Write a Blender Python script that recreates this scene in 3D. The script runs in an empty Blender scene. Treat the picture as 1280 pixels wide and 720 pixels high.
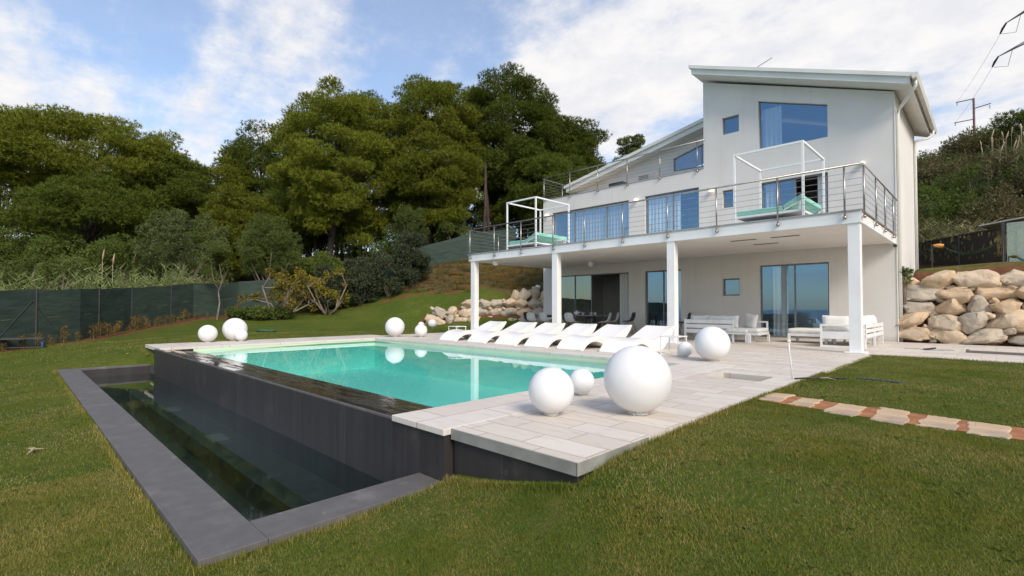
import bpy, math, random
import numpy as np
from mathutils import Vector, Matrix

R = math.radians
S = bpy.context.scene
COL = S.collection

# ------------------------------------------------------------------ camera
cd = bpy.data.cameras.new('camera')
cam = bpy.data.objects.new('camera', cd)
COL.objects.link(cam)
cd.sensor_width = 36
cd.lens = 614.9 / 1280 * 36
cd.shift_y = 11.5 / 1280
cd.clip_start = 0.05
cd.clip_end = 8000
cam.location = (0, 0, 1.03)
cam.rotation_euler = (R(90) + 0.0216, 0, 0.7764)
S.camera = cam

# ------------------------------------------------------------------ view
S.view_settings.view_transform = 'Standard'
S.view_settings.look = 'None'
S.view_settings.exposure = 0.70
S.view_settings.gamma = 1
S.view_settings.use_curve_mapping = False
S.cycles.use_denoising = True
S.cycles.max_bounces = 8
S.cycles.diffuse_bounces = 4
S.cycles.glossy_bounces = 4
S.cycles.transparent_max_bounces = 12
S.cycles.caustics_reflective = False
S.cycles.caustics_refractive = False

# ------------------------------------------------------------------ sun and sky
SUN_DIR = Vector((0.78, -0.30, 0.66)).normalized()
sd = bpy.data.lights.new('sun', 'SUN')
sd.energy = 2.15
sd.angle = R(22)
sd.color = (1.0, 0.89, 0.76)
sun = bpy.data.objects.new('sun', sd)
COL.objects.link(sun)
sun.rotation_euler = SUN_DIR.to_track_quat('Z', 'Y').to_euler()

W = bpy.data.worlds.new('World')
S.world = W
W.use_nodes = True
nt = W.node_tree
nt.nodes.clear()


def N(t, **kw):
    n = nt.nodes.new(t)
    for k, v in kw.items():
        setattr(n, k, v)
    return n


def lk(a, b):
    nt.links.new(a, b)


def mth(op, a, b=None, clamp=False):
    n = N('ShaderNodeMath', operation=op, use_clamp=clamp)
    for i, v in enumerate((a, b)):
        if v is None:
            continue
        if isinstance(v, (int, float)):
            n.inputs[i].default_value = v
        else:
            lk(v, n.inputs[i])
    return n.outputs[0]


def mrange(v, lo, hi, a=0.0, b=1.0, smooth=True):
    n = N('ShaderNodeMapRange', interpolation_type='SMOOTHSTEP' if smooth else 'LINEAR')
    lk(v, n.inputs[0])
    for i, x in enumerate((lo, hi, a, b)):
        n.inputs[i + 1].default_value = x
    return n.outputs[0]


sky = N('ShaderNodeTexSky', sky_type='NISHITA')
sky.sun_disc = False
sky.sun_elevation = math.asin(SUN_DIR.z)
sky.sun_rotation = math.atan2(SUN_DIR.x, SUN_DIR.y)
sky.air_density = 1.0
sky.dust_density = 0.6
sky.ozone_density = 1.6
tc = N('ShaderNodeTexCoord')
sep = N('ShaderNodeSeparateXYZ')
lk(tc.outputs['Generated'], sep.inputs[0])
zz = mth('MAXIMUM', mth('ADD', sep.outputs[2], 0.16), 0.05)
px = mth('DIVIDE', sep.outputs[0], zz)
py = mth('DIVIDE', sep.outputs[1], zz)
cmb = N('ShaderNodeCombineXYZ')
lk(px, cmb.inputs[0])
lk(py, cmb.inputs[1])
mp = N('ShaderNodeMapping')
lk(cmb.outputs[0], mp.inputs[0])
mp.inputs['Location'].default_value = (1.4, 8.3, 0.0)
mp.inputs['Rotation'].default_value = (0, 0, R(-35))
mp.inputs['Scale'].default_value = (0.42, 1.15, 1)
n1 = N('ShaderNodeTexNoise')
lk(mp.outputs[0], n1.inputs['Vector'])
n1.inputs['Scale'].default_value = 0.9
n1.inputs['Detail'].default_value = 9
n1.inputs['Roughness'].default_value = 0.58
n1.inputs['Distortion'].default_value = 0.35
n2 = N('ShaderNodeTexNoise')
lk(cmb.outputs[0], n2.inputs['Vector'])
n2.inputs['Scale'].default_value = 5.5
n2.inputs['Detail'].default_value = 6
n2.inputs['Roughness'].default_value = 0.65
# more cloud towards the house (+y), clearer over the sea (-y)
bias = mth('ADD', mth('MULTIPLY', sep.outputs[1], 0.07), mth('MULTIPLY', sep.outputs[0], 0.05))
dens = mth('ADD', mth('ADD', n1.outputs['Fac'], mth('MULTIPLY', mth('SUBTRACT', n2.outputs['Fac'], 0.5), 0.22)), bias)
mask = mrange(dens, 0.43, 0.60, 0.20, 1.0)
bg1 = N('ShaderNodeBackground')
bg1.inputs[1].default_value = 0.135
hs = N('ShaderNodeHueSaturation')
hs.inputs['Saturation'].default_value = 1.08
lk(sky.outputs[0], hs.inputs['Color'])
lk(hs.outputs[0], bg1.inputs[0])
bg2 = N('ShaderNodeBackground')
cr = N('ShaderNodeMix', data_type='RGBA')
lk(mrange(n2.outputs['Fac'], 0.3, 0.7), cr.inputs[0])
cr.inputs[6].default_value = (0.51, 0.515, 0.545, 1)
cr.inputs[7].default_value = (0.61, 0.598, 0.592, 1)
lk(cr.outputs[2], bg2.inputs[0])
bg2.inputs[1].default_value = 1.0
mx = N('ShaderNodeMixShader')
lk(mask, mx.inputs[0])
lk(bg1.outputs[0], mx.inputs[1])
lk(bg2.outputs[0], mx.inputs[2])
wo = N('ShaderNodeOutputWorld')
lk(mx.outputs[0], wo.inputs[0])


# ------------------------------------------------------------------ materials
def newmat(name):
    m = bpy.data.materials.new(name)
    m.use_nodes = True
    return m, m.node_tree, m.node_tree.nodes['Principled BSDF']


class MT:
    """small wrapper for building one material"""
    def __init__(s, name):
        s.m, s.t, s.b = newmat(name)
        s.tc = s.t.nodes.new('ShaderNodeTexCoord')

    def n(s, t, **kw):
        x = s.t.nodes.new(t)
        for k, v in kw.items():
            setattr(x, k, v)
        return x

    def l(s, a, b):
        s.t.links.new(a, b)

    def noise(s, scale, detail=4, rough=0.55, stretch=None, rot=None, dist=0.0, vec=None):
        x = s.n('ShaderNodeTexNoise')
        v = vec or s.tc.outputs['Object']
        if stretch or rot:
            mp = s.n('ShaderNodeMapping')
            s.l(v, mp.inputs[0])
            if stretch:
                mp.inputs['Scale'].default_value = stretch
            if rot:
                mp.inputs['Rotation'].default_value = rot
            v = mp.outputs[0]
        s.l(v, x.inputs['Vector'])
        x.inputs['Scale'].default_value = scale
        x.inputs['Detail'].default_value = detail
        x.inputs['Roughness'].default_value = rough
        x.inputs['Distortion'].default_value = dist
        return x.outputs['Fac']

    def ramp(s, fac, lo, hi, a=0.0, b=1.0):
        x = s.n('ShaderNodeMapRange', interpolation_type='SMOOTHSTEP')
        s.l(fac, x.inputs[0])
        for i, v in enumerate((lo, hi, a, b)):
            x.inputs[i + 1].default_value = v
        return x.outputs[0]

    def mix(s, fac, a, b, mode='MIX'):
        x = s.n('ShaderNodeMix', data_type='RGBA', blend_type=mode)
        for i, v in ((0, fac), (6, a), (7, b)):
            if isinstance(v, (int, float)):
                x.inputs[i].default_value = v
            elif isinstance(v, tuple):
                x.inputs[i].default_value = (*v, 1) if len(v) == 3 else v
            else:
                s.l(v, x.inputs[i])
        return x.outputs[2]

    def math(s, op, a, b=0.0):
        x = s.n('ShaderNodeMath', operation=op)
        for i, v in enumerate((a, b)):
            if isinstance(v, (int, float)):
                x.inputs[i].default_value = v
            else:
                s.l(v, x.inputs[i])
        return x.outputs[0]

    def color(s, c):
        s.l(c, s.b.inputs['Base Color'])

    def bump(s, h, strength=0.3, dist=0.02, prev=None):
        x = s.n('ShaderNodeBump')
        x.inputs['Strength'].default_value = strength
        x.inputs['Distance'].default_value = dist
        s.l(h, x.inputs['Height'])
        if prev is not None:
            s.l(prev, x.inputs['Normal'])
        s.l(x.outputs[0], s.b.inputs['Normal'])
        return x.outputs[0]


def simple(name, c1, c2=None, rough=0.6, scale=3.0, bump=0.0, metal=0.0, bscale=None, lo=0.35, hi=0.65, spec=0.5):
    t = MT(name)
    c2 = c2 or tuple(min(1, x * 0.88) for x in c1)
    t.color(t.mix(t.ramp(t.noise(scale, 6), lo, hi), c1, c2))
    t.b.inputs['Roughness'].default_value = rough
    t.b.inputs['Metallic'].default_value = metal
    t.b.inputs['Specular IOR Level'].default_value = spec
    if bump:
        t.bump(t.noise(bscale or scale * 8, 5, 0.6), bump, 0.01)
    return t.m


M = {}
M['plaster'] = simple('plaster', (0.70, 0.675, 0.635), (0.665, 0.64, 0.60), 0.85, 0.8, 0.25, bscale=60)
t = MT('plaster')
c = t.mix(t.ramp(t.noise(0.8, 6), 0.35, 0.65), (0.715, 0.69, 0.65), (0.675, 0.65, 0.61))
c = t.mix(t.ramp(t.noise(1.0, 6, 0.65, stretch=(5, 5, 0.25)), 0.50, 0.78, 0, 0.35), c, (0.56, 0.53, 0.48))
sp = t.n('ShaderNodeSeparateXYZ')
t.l(t.tc.outputs['Object'], sp.inputs[0])
zb = t.math('ADD', sp.outputs[2], t.math('MULTIPLY', t.noise(2.5, 5, 0.6), -0.22))
c = t.mix(t.ramp(zb, -0.08, 0.12, 0.55, 0.0), c, (0.42, 0.37, 0.31))
t.color(c)
t.b.inputs['Roughness'].default_value = 0.9
t.bump(t.noise(60, 5, 0.6), 0.25, 0.01)
M['plaster'] = t.m
M['white_paint'] = simple('white_paint', (0.83, 0.83, 0.82), (0.78, 0.78, 0.77), 0.5, 1.5, 0.05, bscale=20)
M['roof_white'] = simple('roof_white', (0.74, 0.74, 0.69), (0.68, 0.68, 0.63), 0.5, 1.5)
M['ceiling_plaster'] = simple('ceiling_plaster', (0.84, 0.81, 0.77), (0.80, 0.77, 0.73), 0.8, 1.0)
M['steel'] = simple('steel', (0.42, 0.40, 0.37), (0.33, 0.31, 0.29), 0.32, 8, metal=0.85)
M['frame_grey'] = simple('frame_grey', (0.20, 0.21, 0.22), (0.16, 0.17, 0.18), 0.4, 5)
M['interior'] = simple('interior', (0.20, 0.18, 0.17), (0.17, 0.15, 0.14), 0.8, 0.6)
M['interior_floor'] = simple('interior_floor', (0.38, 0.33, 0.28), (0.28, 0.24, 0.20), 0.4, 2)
M['dark_wood'] = simple('dark_wood', (0.03, 0.022, 0.018), (0.05, 0.035, 0.028), 0.4, 6)
M['globe'] = simple('globe', (0.76, 0.755, 0.75), (0.73, 0.725, 0.715), 0.42, 2.0, 0.04, bscale=5)
M['globe_foot'] = simple('globe_foot', (0.55, 0.55, 0.53), None, 0.6, 5)
M['lounger'] = simple('lounger', (0.86, 0.84, 0.81), (0.80, 0.775, 0.74), 0.38, 1.4, 0.05, bscale=12)
M['sofa_frame'] = simple('sofa_frame', (0.80, 0.80, 0.78), None, 0.4, 3)
M['cushion'] = simple('cushion', (0.76, 0.75, 0.71), (0.68, 0.67, 0.63), 0.9, 5, 0.4, bscale=90)
M['dark_band'] = simple('dark_band', (0.09, 0.10, 0.10), None, 0.8, 8)
M['teal'] = simple('teal_fabric', (0.28, 0.60, 0.50), (0.24, 0.53, 0.45), 0.9, 4, 0.3, bscale=80)
M['shell_light'] = simple('shell_light', (0.50, 0.52, 0.51), (0.44, 0.46, 0.45), 0.5, 4)
M['shell_dark'] = simple('shell_dark', (0.075, 0.08, 0.09), None, 0.5, 4)
M['beech'] = simple('beech', (0.42, 0.24, 0.13), (0.33, 0.18, 0.10), 0.5, 10)
M['table_grey'] = simple('table_grey', (0.14, 0.14, 0.14), (0.19, 0.19, 0.18), 0.3, 3)
M['ceramic'] = simple('ceramic', (0.78, 0.76, 0.72), None, 0.2, 3)
M['rust_ceramic'] = simple('rust_ceramic', (0.36, 0.15, 0.07), (0.25, 0.10, 0.05), 0.5, 8)
M['black_plastic'] = simple('black_plastic', (0.02, 0.02, 0.02), (0.03, 0.03, 0.03), 0.5, 5)
M['dark_metal'] = simple('dark_metal', (0.035, 0.035, 0.038), (0.05, 0.048, 0.045), 0.5, 5)
M['blue_plastic'] = simple('blue_plastic', (0.03, 0.07, 0.18), None, 0.5, 5)
M['green_mesh_mat'] = simple('green_mat', (0.02, 0.09, 0.04), (0.05, 0.12, 0.05), 0.8, 20)
M['orange'] = simple('orange', (0.72, 0.33, 0.07), None, 0.7, 5)
M['hammock'] = simple('hammock_cloth', (0.06, 0.16, 0.15), (0.05, 0.12, 0.11), 0.9, 6)
M['pole_wood'] = simple('pole_wood', (0.16, 0.09, 0.09), (0.22, 0.14, 0.12), 0.8, 4)
M['galv'] = simple('galv', (0.16, 0.16, 0.17), (0.24, 0.24, 0.24), 0.6, 4, metal=0.3)
M['wire'] = simple('wire', (0.35, 0.35, 0.37), None, 0.6, 4)
M['ac_grey'] = simple('ac_grey', (0.45, 0.45, 0.44), (0.38, 0.38, 0.37), 0.6, 4)
M['drain'] = simple('drain', (0.05, 0.06, 0.05), None, 0.6, 8)
M['soil'] = simple('soil', (0.40, 0.165, 0.065), (0.28, 0.11, 0.045), 0.95, 7, 0.8, bscale=40)
M['dark_soil'] = simple('dark_soil', (0.15, 0.065, 0.035), (0.085, 0.045, 0.025), 0.95, 7, 0.8, bscale=40)
M['bank_leaf'] = None
M['lamp_white'] = simple('lamp_white', (0.9, 0.88, 0.84), None, 0.3, 3)
M['pot'] = simple('pot', (0.12, 0.11, 0.10), None, 0.6, 3)
M['plume'] = simple('plume', (0.42, 0.33, 0.22), (0.33, 0.25, 0.16), 0.95, 6)

# lit globe lamp on the wall (the photo shows two small lamps glowing warm)
t = MT('lamp_lit')
t.color(t.mix(t.noise(3), (0.9, 0.85, 0.78), (0.85, 0.8, 0.74)))
t.b.inputs['Emission Color'].default_value = (1.0, 0.80, 0.62, 1)
t.b.inputs['Emission Strength'].default_value = 0.55
M['lamp_lit'] = t.m


# dark porcelain slabs on the pool wall: vertical streaks and a joint every 1.2 m
def mat_dark_stone(name, c1, c2, c3, rough=0.45, wet=False):
    t = MT(name)
    a = t.noise(1.0, 6, 0.6, stretch=(7, 7, 0.35))
    b = t.noise(2.2, 7, 0.65)
    d = t.noise(40, 3, 0.6)
    c = t.mix(t.ramp(a, 0.35, 0.75), c1, c2)
    c = t.mix(t.ramp(b, 0.52, 0.78), c, c3)
    c = t.mix(t.ramp(d, 0.55, 0.8, 0, 0.25), c, c3)
    c = t.mix(t.ramp(t.noise(5.5, 6, 0.7), 0.64, 0.74, 0, 0.6), c, tuple(min(1, q * 1.9) for q in c3))
    sp = t.n('ShaderNodeSeparateXYZ')
    t.l(t.tc.outputs['Object'], sp.inputs[0])
    xm = t.math('PINGPONG', t.math('ADD', sp.outputs[0], 0.35), 0.6)
    j = t.ramp(xm, 0.002, 0.006, 1, 0)
    c = t.mix(t.math('MULTIPLY', j, 0.4), c, (0.13, 0.125, 0.12))
    t.color(c)
    t.b.inputs['Roughness'].default_value = rough
    if wet:
        w = t.noise(1.3, 4, 0.6, stretch=(0.8, 5, 1), rot=(0, 0, 0.5))
        rr = t.ramp(w, 0.42, 0.62, 0.02, 0.38)
        t.l(rr, t.b.inputs['Roughness'])
        h = t.noise(9, 3, 0.5, stretch=(0.6, 1.6, 1))
        t.bump(h, 0.25, 0.01)
    else:
        t.bump(d, 0.15, 0.004)
    return t.m


M['dark_stone'] = mat_dark_stone('dark_stone', (0.030, 0.026, 0.026), (0.045, 0.041, 0.041), (0.066, 0.060, 0.057))
M['dark_coping'] = mat_dark_stone('dark_coping', (0.105, 0.098, 0.094), (0.130, 0.122, 0.118), (0.20, 0.185, 0.17), 0.6)
M['wet_stone'] = mat_dark_stone('wet_stone', (0.050, 0.040, 0.034), (0.035, 0.030, 0.028), (0.08, 0.065, 0.055), 0.2, True)


# travertine paving
def mat_travertine(name, bw, rh, rotz, base, var, stain, mortar, offx=0.0, msize=0.006):
    t = MT(name)
    mp = t.n('ShaderNodeMapping')
    t.l(t.tc.outputs['Object'], mp.inputs[0])
    mp.inputs['Rotation'].default_value = (0, 0, rotz)
    mp.inputs['Location'].default_value = (offx, 0.13, 0)
    br = t.n('ShaderNodeTexBrick')
    t.l(mp.outputs[0], br.inputs['Vector'])
    br.inputs['Scale'].default_value = 1
    br.inputs['Brick Width'].default_value = bw
    br.inputs['Row Height'].default_value = rh
    br.inputs['Mortar Size'].default_value = msize
    br.inputs['Mortar Smooth'].default_value = 0.3
    br.inputs['Color1'].default_value = (*base, 1)
    br.inputs['Color2'].default_value = (*var, 1)
    br.inputs['Mortar'].default_value = (*mortar, 1)
    br.offset = 0.37
    br.squash = 1.0
    vein = t.noise(3.0, 8, 0.65, stretch=(1, 4, 1), dist=0.6)
    c = t.mix(t.ramp(vein, 0.5, 0.72, 0, 0.6), br.outputs['Color'], stain)
    big = t.noise(0.5, 5, 0.6)
    c = t.mix(t.ramp(big, 0.5, 0.75, 0, 0.35), c, (0.50, 0.42, 0.34))
    pit = t.noise(70, 2, 0.5)
    c = t.mix(t.ramp(pit, 0.62, 0.72, 0, 0.35), c, (0.36, 0.31, 0.25))
    t.color(c)
    t.b.inputs['Roughness'].default_value = 0.62
    h = t.mix(br.outputs['Fac'], (1, 1, 1), (0, 0, 0))
    n = t.bump(h, 0.5, 0.008)
    t.bump(vein, 0.15, 0.006, n)
    return t.m


M['travertine'] = mat_travertine('travertine', 0.60, 0.29, 0, (0.69, 0.635, 0.56), (0.575, 0.51, 0.435), (0.47, 0.375, 0.29), (0.36, 0.30, 0.24))
M['travertine_coping'] = mat_travertine('travertine_coping', 1.35, 0.9, R(90), (0.68, 0.63, 0.57), (0.62, 0.56, 0.495), (0.56, 0.43, 0.34), (0.27, 0.23, 0.20), 0.2)
M['travertine_edge'] = simple('travertine_edge', (0.30, 0.30, 0.27), (0.22, 0.22, 0.20), 0.6, 3, 0.3)
t = MT('stone_slab')
v = t.noise(2.5, 8, 0.65, stretch=(1, 2.4, 1), dist=0.5)
c = t.mix(t.ramp(v, 0.35, 0.65), (0.58, 0.44, 0.28), (0.46, 0.31, 0.19))
c = t.mix(t.ramp(t.noise(1.3, 5), 0.5, 0.7, 0, 0.7), c, (0.33, 0.27, 0.22))
t.color(c)
t.b.inputs['Roughness'].default_value = 0.85
t.bump(v, 0.6, 0.02)
M['stone_slab'] = t.m

t = MT('boulder')
oi = t.n('ShaderNodeObjectInfo')
v = t.noise(2.4, 9, 0.68, dist=0.4)
c = t.mix(t.ramp(v, 0.32, 0.68), (0.68, 0.55, 0.38), (0.52, 0.37, 0.235))
c = t.mix(t.ramp(oi.outputs['Random'], 0.35, 0.9, 0, 0.8), c, (0.40, 0.36, 0.30))
c = t.mix(t.ramp(oi.outputs['Random'], 0.35, 0.0, 0, 0.5), c, (0.55, 0.36, 0.20))
c = t.mix(t.ramp(t.noise(5, 7, 0.7), 0.56, 0.72, 0, 0.75), c, (0.20, 0.13, 0.085))
c = t.mix(t.ramp(t.noise(1.2, 4), 0.55, 0.75, 0, 0.5), c, (0.60, 0.53, 0.43))
t.color(c)
t.b.inputs['Roughness'].default_value = 0.9
n = t.bump(t.noise(5, 9, 0.7), 0.9, 0.06)
t.bump(t.noise(30, 4, 0.7), 0.4, 0.01, n)
M['boulder'] = t.m

# pool liner: cream above, same below, the water gives it its colour
M['liner'] = simple('liner', (0.66, 0.68, 0.50), (0.60, 0.64, 0.47), 0.5, 1.5)


M['liner_blue'] = simple('liner_blue', (0.56, 0.93, 0.88), (0.52, 0.90, 0.86), 0.5, 1.5)


def schlick(t, f0, normal=None):
    g = t.nodes.new('ShaderNodeNewGeometry')
    d = t.nodes.new('ShaderNodeVectorMath')
    d.operation = 'DOT_PRODUCT'
    t.links.new(g.outputs['Incoming'], d.inputs[0])
    t.links.new(normal if normal is not None else g.outputs['Normal'], d.inputs[1])
    prev = d.outputs['Value']
    for op, v0, v1 in (('ABSOLUTE', None, None), ('SUBTRACT', 1.0, 'p'), ('MAXIMUM', 'p', 0.0), ('POWER', 'p', 5.0), ('MULTIPLY', 'p', 1 - f0), ('ADD', 'p', f0)):
        n = t.nodes.new('ShaderNodeMath')
        n.operation = op
        if op == 'ABSOLUTE':
            t.links.new(prev, n.inputs[0])
        else:
            for i, v in enumerate((v0, v1)):
                if v == 'p':
                    t.links.new(prev, n.inputs[i])
                else:
                    n.inputs[i].default_value = v
        prev = n.outputs[0]
    return prev


def mat_water(name, tint, rough, bscale, bstr, ior=1.33):
    m, t, b = newmat(name)
    t.nodes.remove(b)
    out = t.nodes['Material Output']
    tcn = t.nodes.new('ShaderNodeTexCoord')
    no = t.nodes.new('ShaderNodeTexNoise')
    mp = t.nodes.new('ShaderNodeMapping')
    mp.inputs['Scale'].default_value = (1, 1.6, 1)
    t.links.new(tcn.outputs['Object'], mp.inputs[0])
    t.links.new(mp.outputs[0], no.inputs['Vector'])
    no.inputs['Scale'].default_value = bscale
    no.inputs['Detail'].default_value = 3
    bp = t.nodes.new('ShaderNodeBump')
    bp.inputs['Strength'].default_value = bstr
    bp.inputs['Distance'].default_value = 0.02
    t.links.new(no.outputs['Fac'], bp.inputs['Height'])
    gl = t.nodes.new('ShaderNodeBsdfGlossy')
    gl.inputs['Roughness'].default_value = rough
    gl.inputs['Color'].default_value = (1, 1, 1, 1)
    t.links.new(bp.outputs[0], gl.inputs['Normal'])
    fr = schlick(t, 0.03, bp.outputs[0])
    tr = t.nodes.new('ShaderNodeBsdfTransparent')
    tr.inputs['Color'].default_value = (*tint, 1)
    mi = t.nodes.new('ShaderNodeMixShader')
    t.links.new(fr, mi.inputs[0])
    t.links.new(tr.outputs[0], mi.inputs[1])
    t.links.new(gl.outputs[0], mi.inputs[2])
    t.links.new(mi.outputs[0], out.inputs['Surface'])
    return m


M['pool_water'] = mat_water('pool_water', (0.515, 0.875, 0.830), 0.015, 2.5, 0.035)
M['basin_water'] = mat_water('basin_water', (0.55, 0.72, 0.64), 0.04, 2.0, 0.03)
# open sea
t = MT('sea_water')
t.color(t.mix(t.noise(0.01), (0.015, 0.05, 0.10), (0.02, 0.065, 0.12)))
t.b.inputs['Roughness'].default_value = 0.25
t.bump(t.noise(0.05, 8, 0.7), 0.3, 1.0)
M['sea_water'] = t.m


def mat_glass(name, refl, tint, gcol):
    m, t, b = newmat(name)
    t.nodes.remove(b)
    out = t.nodes['Material Output']
    tcn = t.nodes.new('ShaderNodeTexCoord')
    no = t.nodes.new('ShaderNodeTexNoise')
    t.links.new(tcn.outputs['Object'], no.inputs['Vector'])
    no.inputs['Scale'].default_value = 0.5
    bp = t.nodes.new('ShaderNodeBump')
    bp.inputs['Strength'].default_value = 0.02
    bp.inputs['Distance'].default_value = 0.05
    t.links.new(no.outputs['Fac'], bp.inputs['Height'])
    fr = schlick(t, refl)
    gl = t.nodes.new('ShaderNodeBsdfGlossy')
    gl.inputs['Roughness'].default_value = 0.0
    gl.inputs['Color'].default_value = (*gcol, 1)
    t.links.new(bp.outputs[0], gl.inputs['Normal'])
    tr = t.nodes.new('ShaderNodeBsdfTransparent')
    tr.inputs['Color'].default_value = (*tint, 1)
    mi = t.nodes.new('ShaderNodeMixShader')
    t.links.new(fr, mi.inputs[0])
    t.links.new(tr.outputs[0], mi.inputs[1])
    t.links.new(gl.outputs[0], mi.inputs[2])
    t.links.new(mi.outputs[0], out.inputs['Surface'])
    return m


M['glass'] = mat_glass('glass', 0.30, (0.93, 0.99, 1.0), (0.42, 0.70, 1.0))
M['glass_clear'] = mat_glass('glass_clear', 0.22, (0.80, 0.88, 0.86), (0.7, 0.9, 0.9))


# foliage
def mat_leaf(name, c1, c2, c3, transl=0.25, clump=0.6, rough=0.7, patch=0.0):
    m, t, b = newmat(name)
    g = t.nodes.new('ShaderNodeNewGeometry')
    oi = t.nodes.new('ShaderNodeObjectInfo')
    tcn = t.nodes.new('ShaderNodeTexCoord')
    no = t.nodes.new('ShaderNodeTexNoise')
    t.links.new(tcn.outputs['Object'], no.inputs['Vector'])
    no.inputs['Scale'].default_value = clump
    no.inputs['Detail'].default_value = 3

    def mixc(f, a, bb):
        x = t.nodes.new('ShaderNodeMix')
        x.data_type = 'RGBA'
        for i, v in ((0, f), (6, a), (7, bb)):
            if isinstance(v, tuple):
                x.inputs[i].default_value = (*v, 1)
            elif isinstance(v, (int, float)):
                x.inputs[i].default_value = v
            else:
                t.links.new(v, x.inputs[i])
        return x.outputs[2]
    mr = t.nodes.new('ShaderNodeMapRange')
    t.links.new(no.outputs['Fac'], mr.inputs[0])
    mr.inputs[1].default_value = 0.35
    mr.inputs[2].default_value = 0.65
    a = mixc(mr.outputs[0], c1, c2)
    pw = t.nodes.new('ShaderNodeMath')
    pw.operation = 'POWER'
    t.links.new(g.outputs['Random Per Island'], pw.inputs[0])
    pw.inputs[1].default_value = 2.0
    fac = pw.outputs[0]
    if patch:
        n3 = t.nodes.new('ShaderNodeTexNoise')
        t.links.new(tcn.outputs['Object'], n3.inputs['Vector'])
        n3.inputs['Scale'].default_value = patch
        n3.inputs['Detail'].default_value = 6
        n3.inputs['Roughness'].default_value = 0.65
        m3 = t.nodes.new('ShaderNodeMapRange')
        t.links.new(n3.outputs['Fac'], m3.inputs[0])
        m3.inputs[1].default_value = 0.40
        m3.inputs[2].default_value = 0.66
        m3.inputs[3].default_value = 0.25
        m3.inputs[4].default_value = 1.9
        mu = t.nodes.new('ShaderNodeMath')
        mu.operation = 'MULTIPLY'
        mu.use_clamp = True
        t.links.new(fac, mu.inputs[0])
        t.links.new(m3.outputs[0], mu.inputs[1])
        fac = mu.outputs[0]
    a = mixc(fac, a, c3)
    hs = t.nodes.new('ShaderNodeHueSaturation')
    mr2 = t.nodes.new('ShaderNodeMapRange')
    t.links.new(oi.outputs['Random'], mr2.inputs[0])
    mr2.inputs[3].default_value = 0.8
    mr2.inputs[4].default_value = 1.2
    t.links.new(mr2.outputs[0], hs.inputs['Value'])
    t.links.new(a, hs.inputs['Color'])
    t.links.new(hs.outputs[0], b.inputs['Base Color'])
    b.inputs['Roughness'].default_value = rough
    b.inputs['Specular IOR Level'].default_value = 0.08
    tl = t.nodes.new('ShaderNodeBsdfTranslucent')
    t.links.new(hs.outputs[0], tl.inputs['Color'])
    mi = t.nodes.new('ShaderNodeMixShader')
    mi.inputs[0].default_value = transl
    t.links.new(b.outputs[0], mi.inputs[1])
    t.links.new(tl.outputs[0], mi.inputs[2])
    t.links.new(mi.outputs[0], t.nodes['Material Output'].inputs['Surface'])
    return m


M['curtain'] = mat_leaf('curtain', (0.86, 0.88, 0.86), (0.80, 0.82, 0.80), (0.84, 0.85, 0.84), transl=0.3, clump=2.0)
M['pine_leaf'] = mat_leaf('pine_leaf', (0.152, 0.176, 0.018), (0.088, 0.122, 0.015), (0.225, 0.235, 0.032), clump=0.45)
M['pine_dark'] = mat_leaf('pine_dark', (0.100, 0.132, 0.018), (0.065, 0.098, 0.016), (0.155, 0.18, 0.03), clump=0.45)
M['olive_leaf'] = mat_leaf('olive_leaf', (0.120, 0.155, 0.036), (0.082, 0.118, 0.024), (0.15, 0.18, 0.06), clump=1.2)
M['green_leaf'] = mat_leaf('green_leaf', (0.10, 0.145, 0.028), (0.068, 0.105, 0.022), (0.16, 0.20, 0.05), clump=1.0)
M['pale_leaf'] = mat_leaf('pale_leaf', (0.11, 0.14, 0.05), (0.08, 0.11, 0.03), (0.17, 0.20, 0.08), clump=1.0)
M['oleander_leaf'] = mat_leaf('oleander_leaf', (0.030, 0.050, 0.018), (0.045, 0.065, 0.028), (0.14, 0.15, 0.10), clump=1.5)
M['fig_leaf'] = mat_leaf('fig_leaf', (0.20, 0.17, 0.03), (0.11, 0.13, 0.02), (0.34, 0.24, 0.04), clump=1.2)
M['reed_leaf'] = mat_leaf('reed_leaf', (0.20, 0.25, 0.09), (0.15, 0.20, 0.06), (0.30, 0.33, 0.15), clump=1.0)
M['reed_dry'] = mat_leaf('reed_dry', (0.12, 0.15, 0.05), (0.17, 0.16, 0.08), (0.27, 0.23, 0.13), clump=0.8)
M['scrub_leaf'] = mat_leaf('scrub_leaf', (0.10, 0.11, 0.04), (0.15, 0.125, 0.06), (0.24, 0.19, 0.10), clump=1.0)
M['bank_leaf'] = mat_leaf('bank_leaf', (0.070, 0.095, 0.018), (0.13, 0.095, 0.035), (0.19, 0.13, 0.06), clump=0.5)
M['seedling_leaf'] = mat_leaf('seedling_leaf', (0.13, 0.14, 0.03), (0.22, 0.09, 0.04), (0.26, 0.17, 0.05), clump=5.0)
M['grass_blade'] = mat_leaf('grass_blade', (0.080, 0.132, 0.012), (0.165, 0.165, 0.022), (0.36, 0.285, 0.11), 0.25, clump=1.3, patch=0.8)
M['bark'] = simple('bark', (0.075, 0.052, 0.040), (0.045, 0.034, 0.028), 0.95, 3, 0.8, bscale=12)
M['pale_bark'] = simple('pale_bark', (0.24, 0.19, 0.15), (0.17, 0.13, 0.10), 0.9, 5, 0.5, bscale=14)

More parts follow.
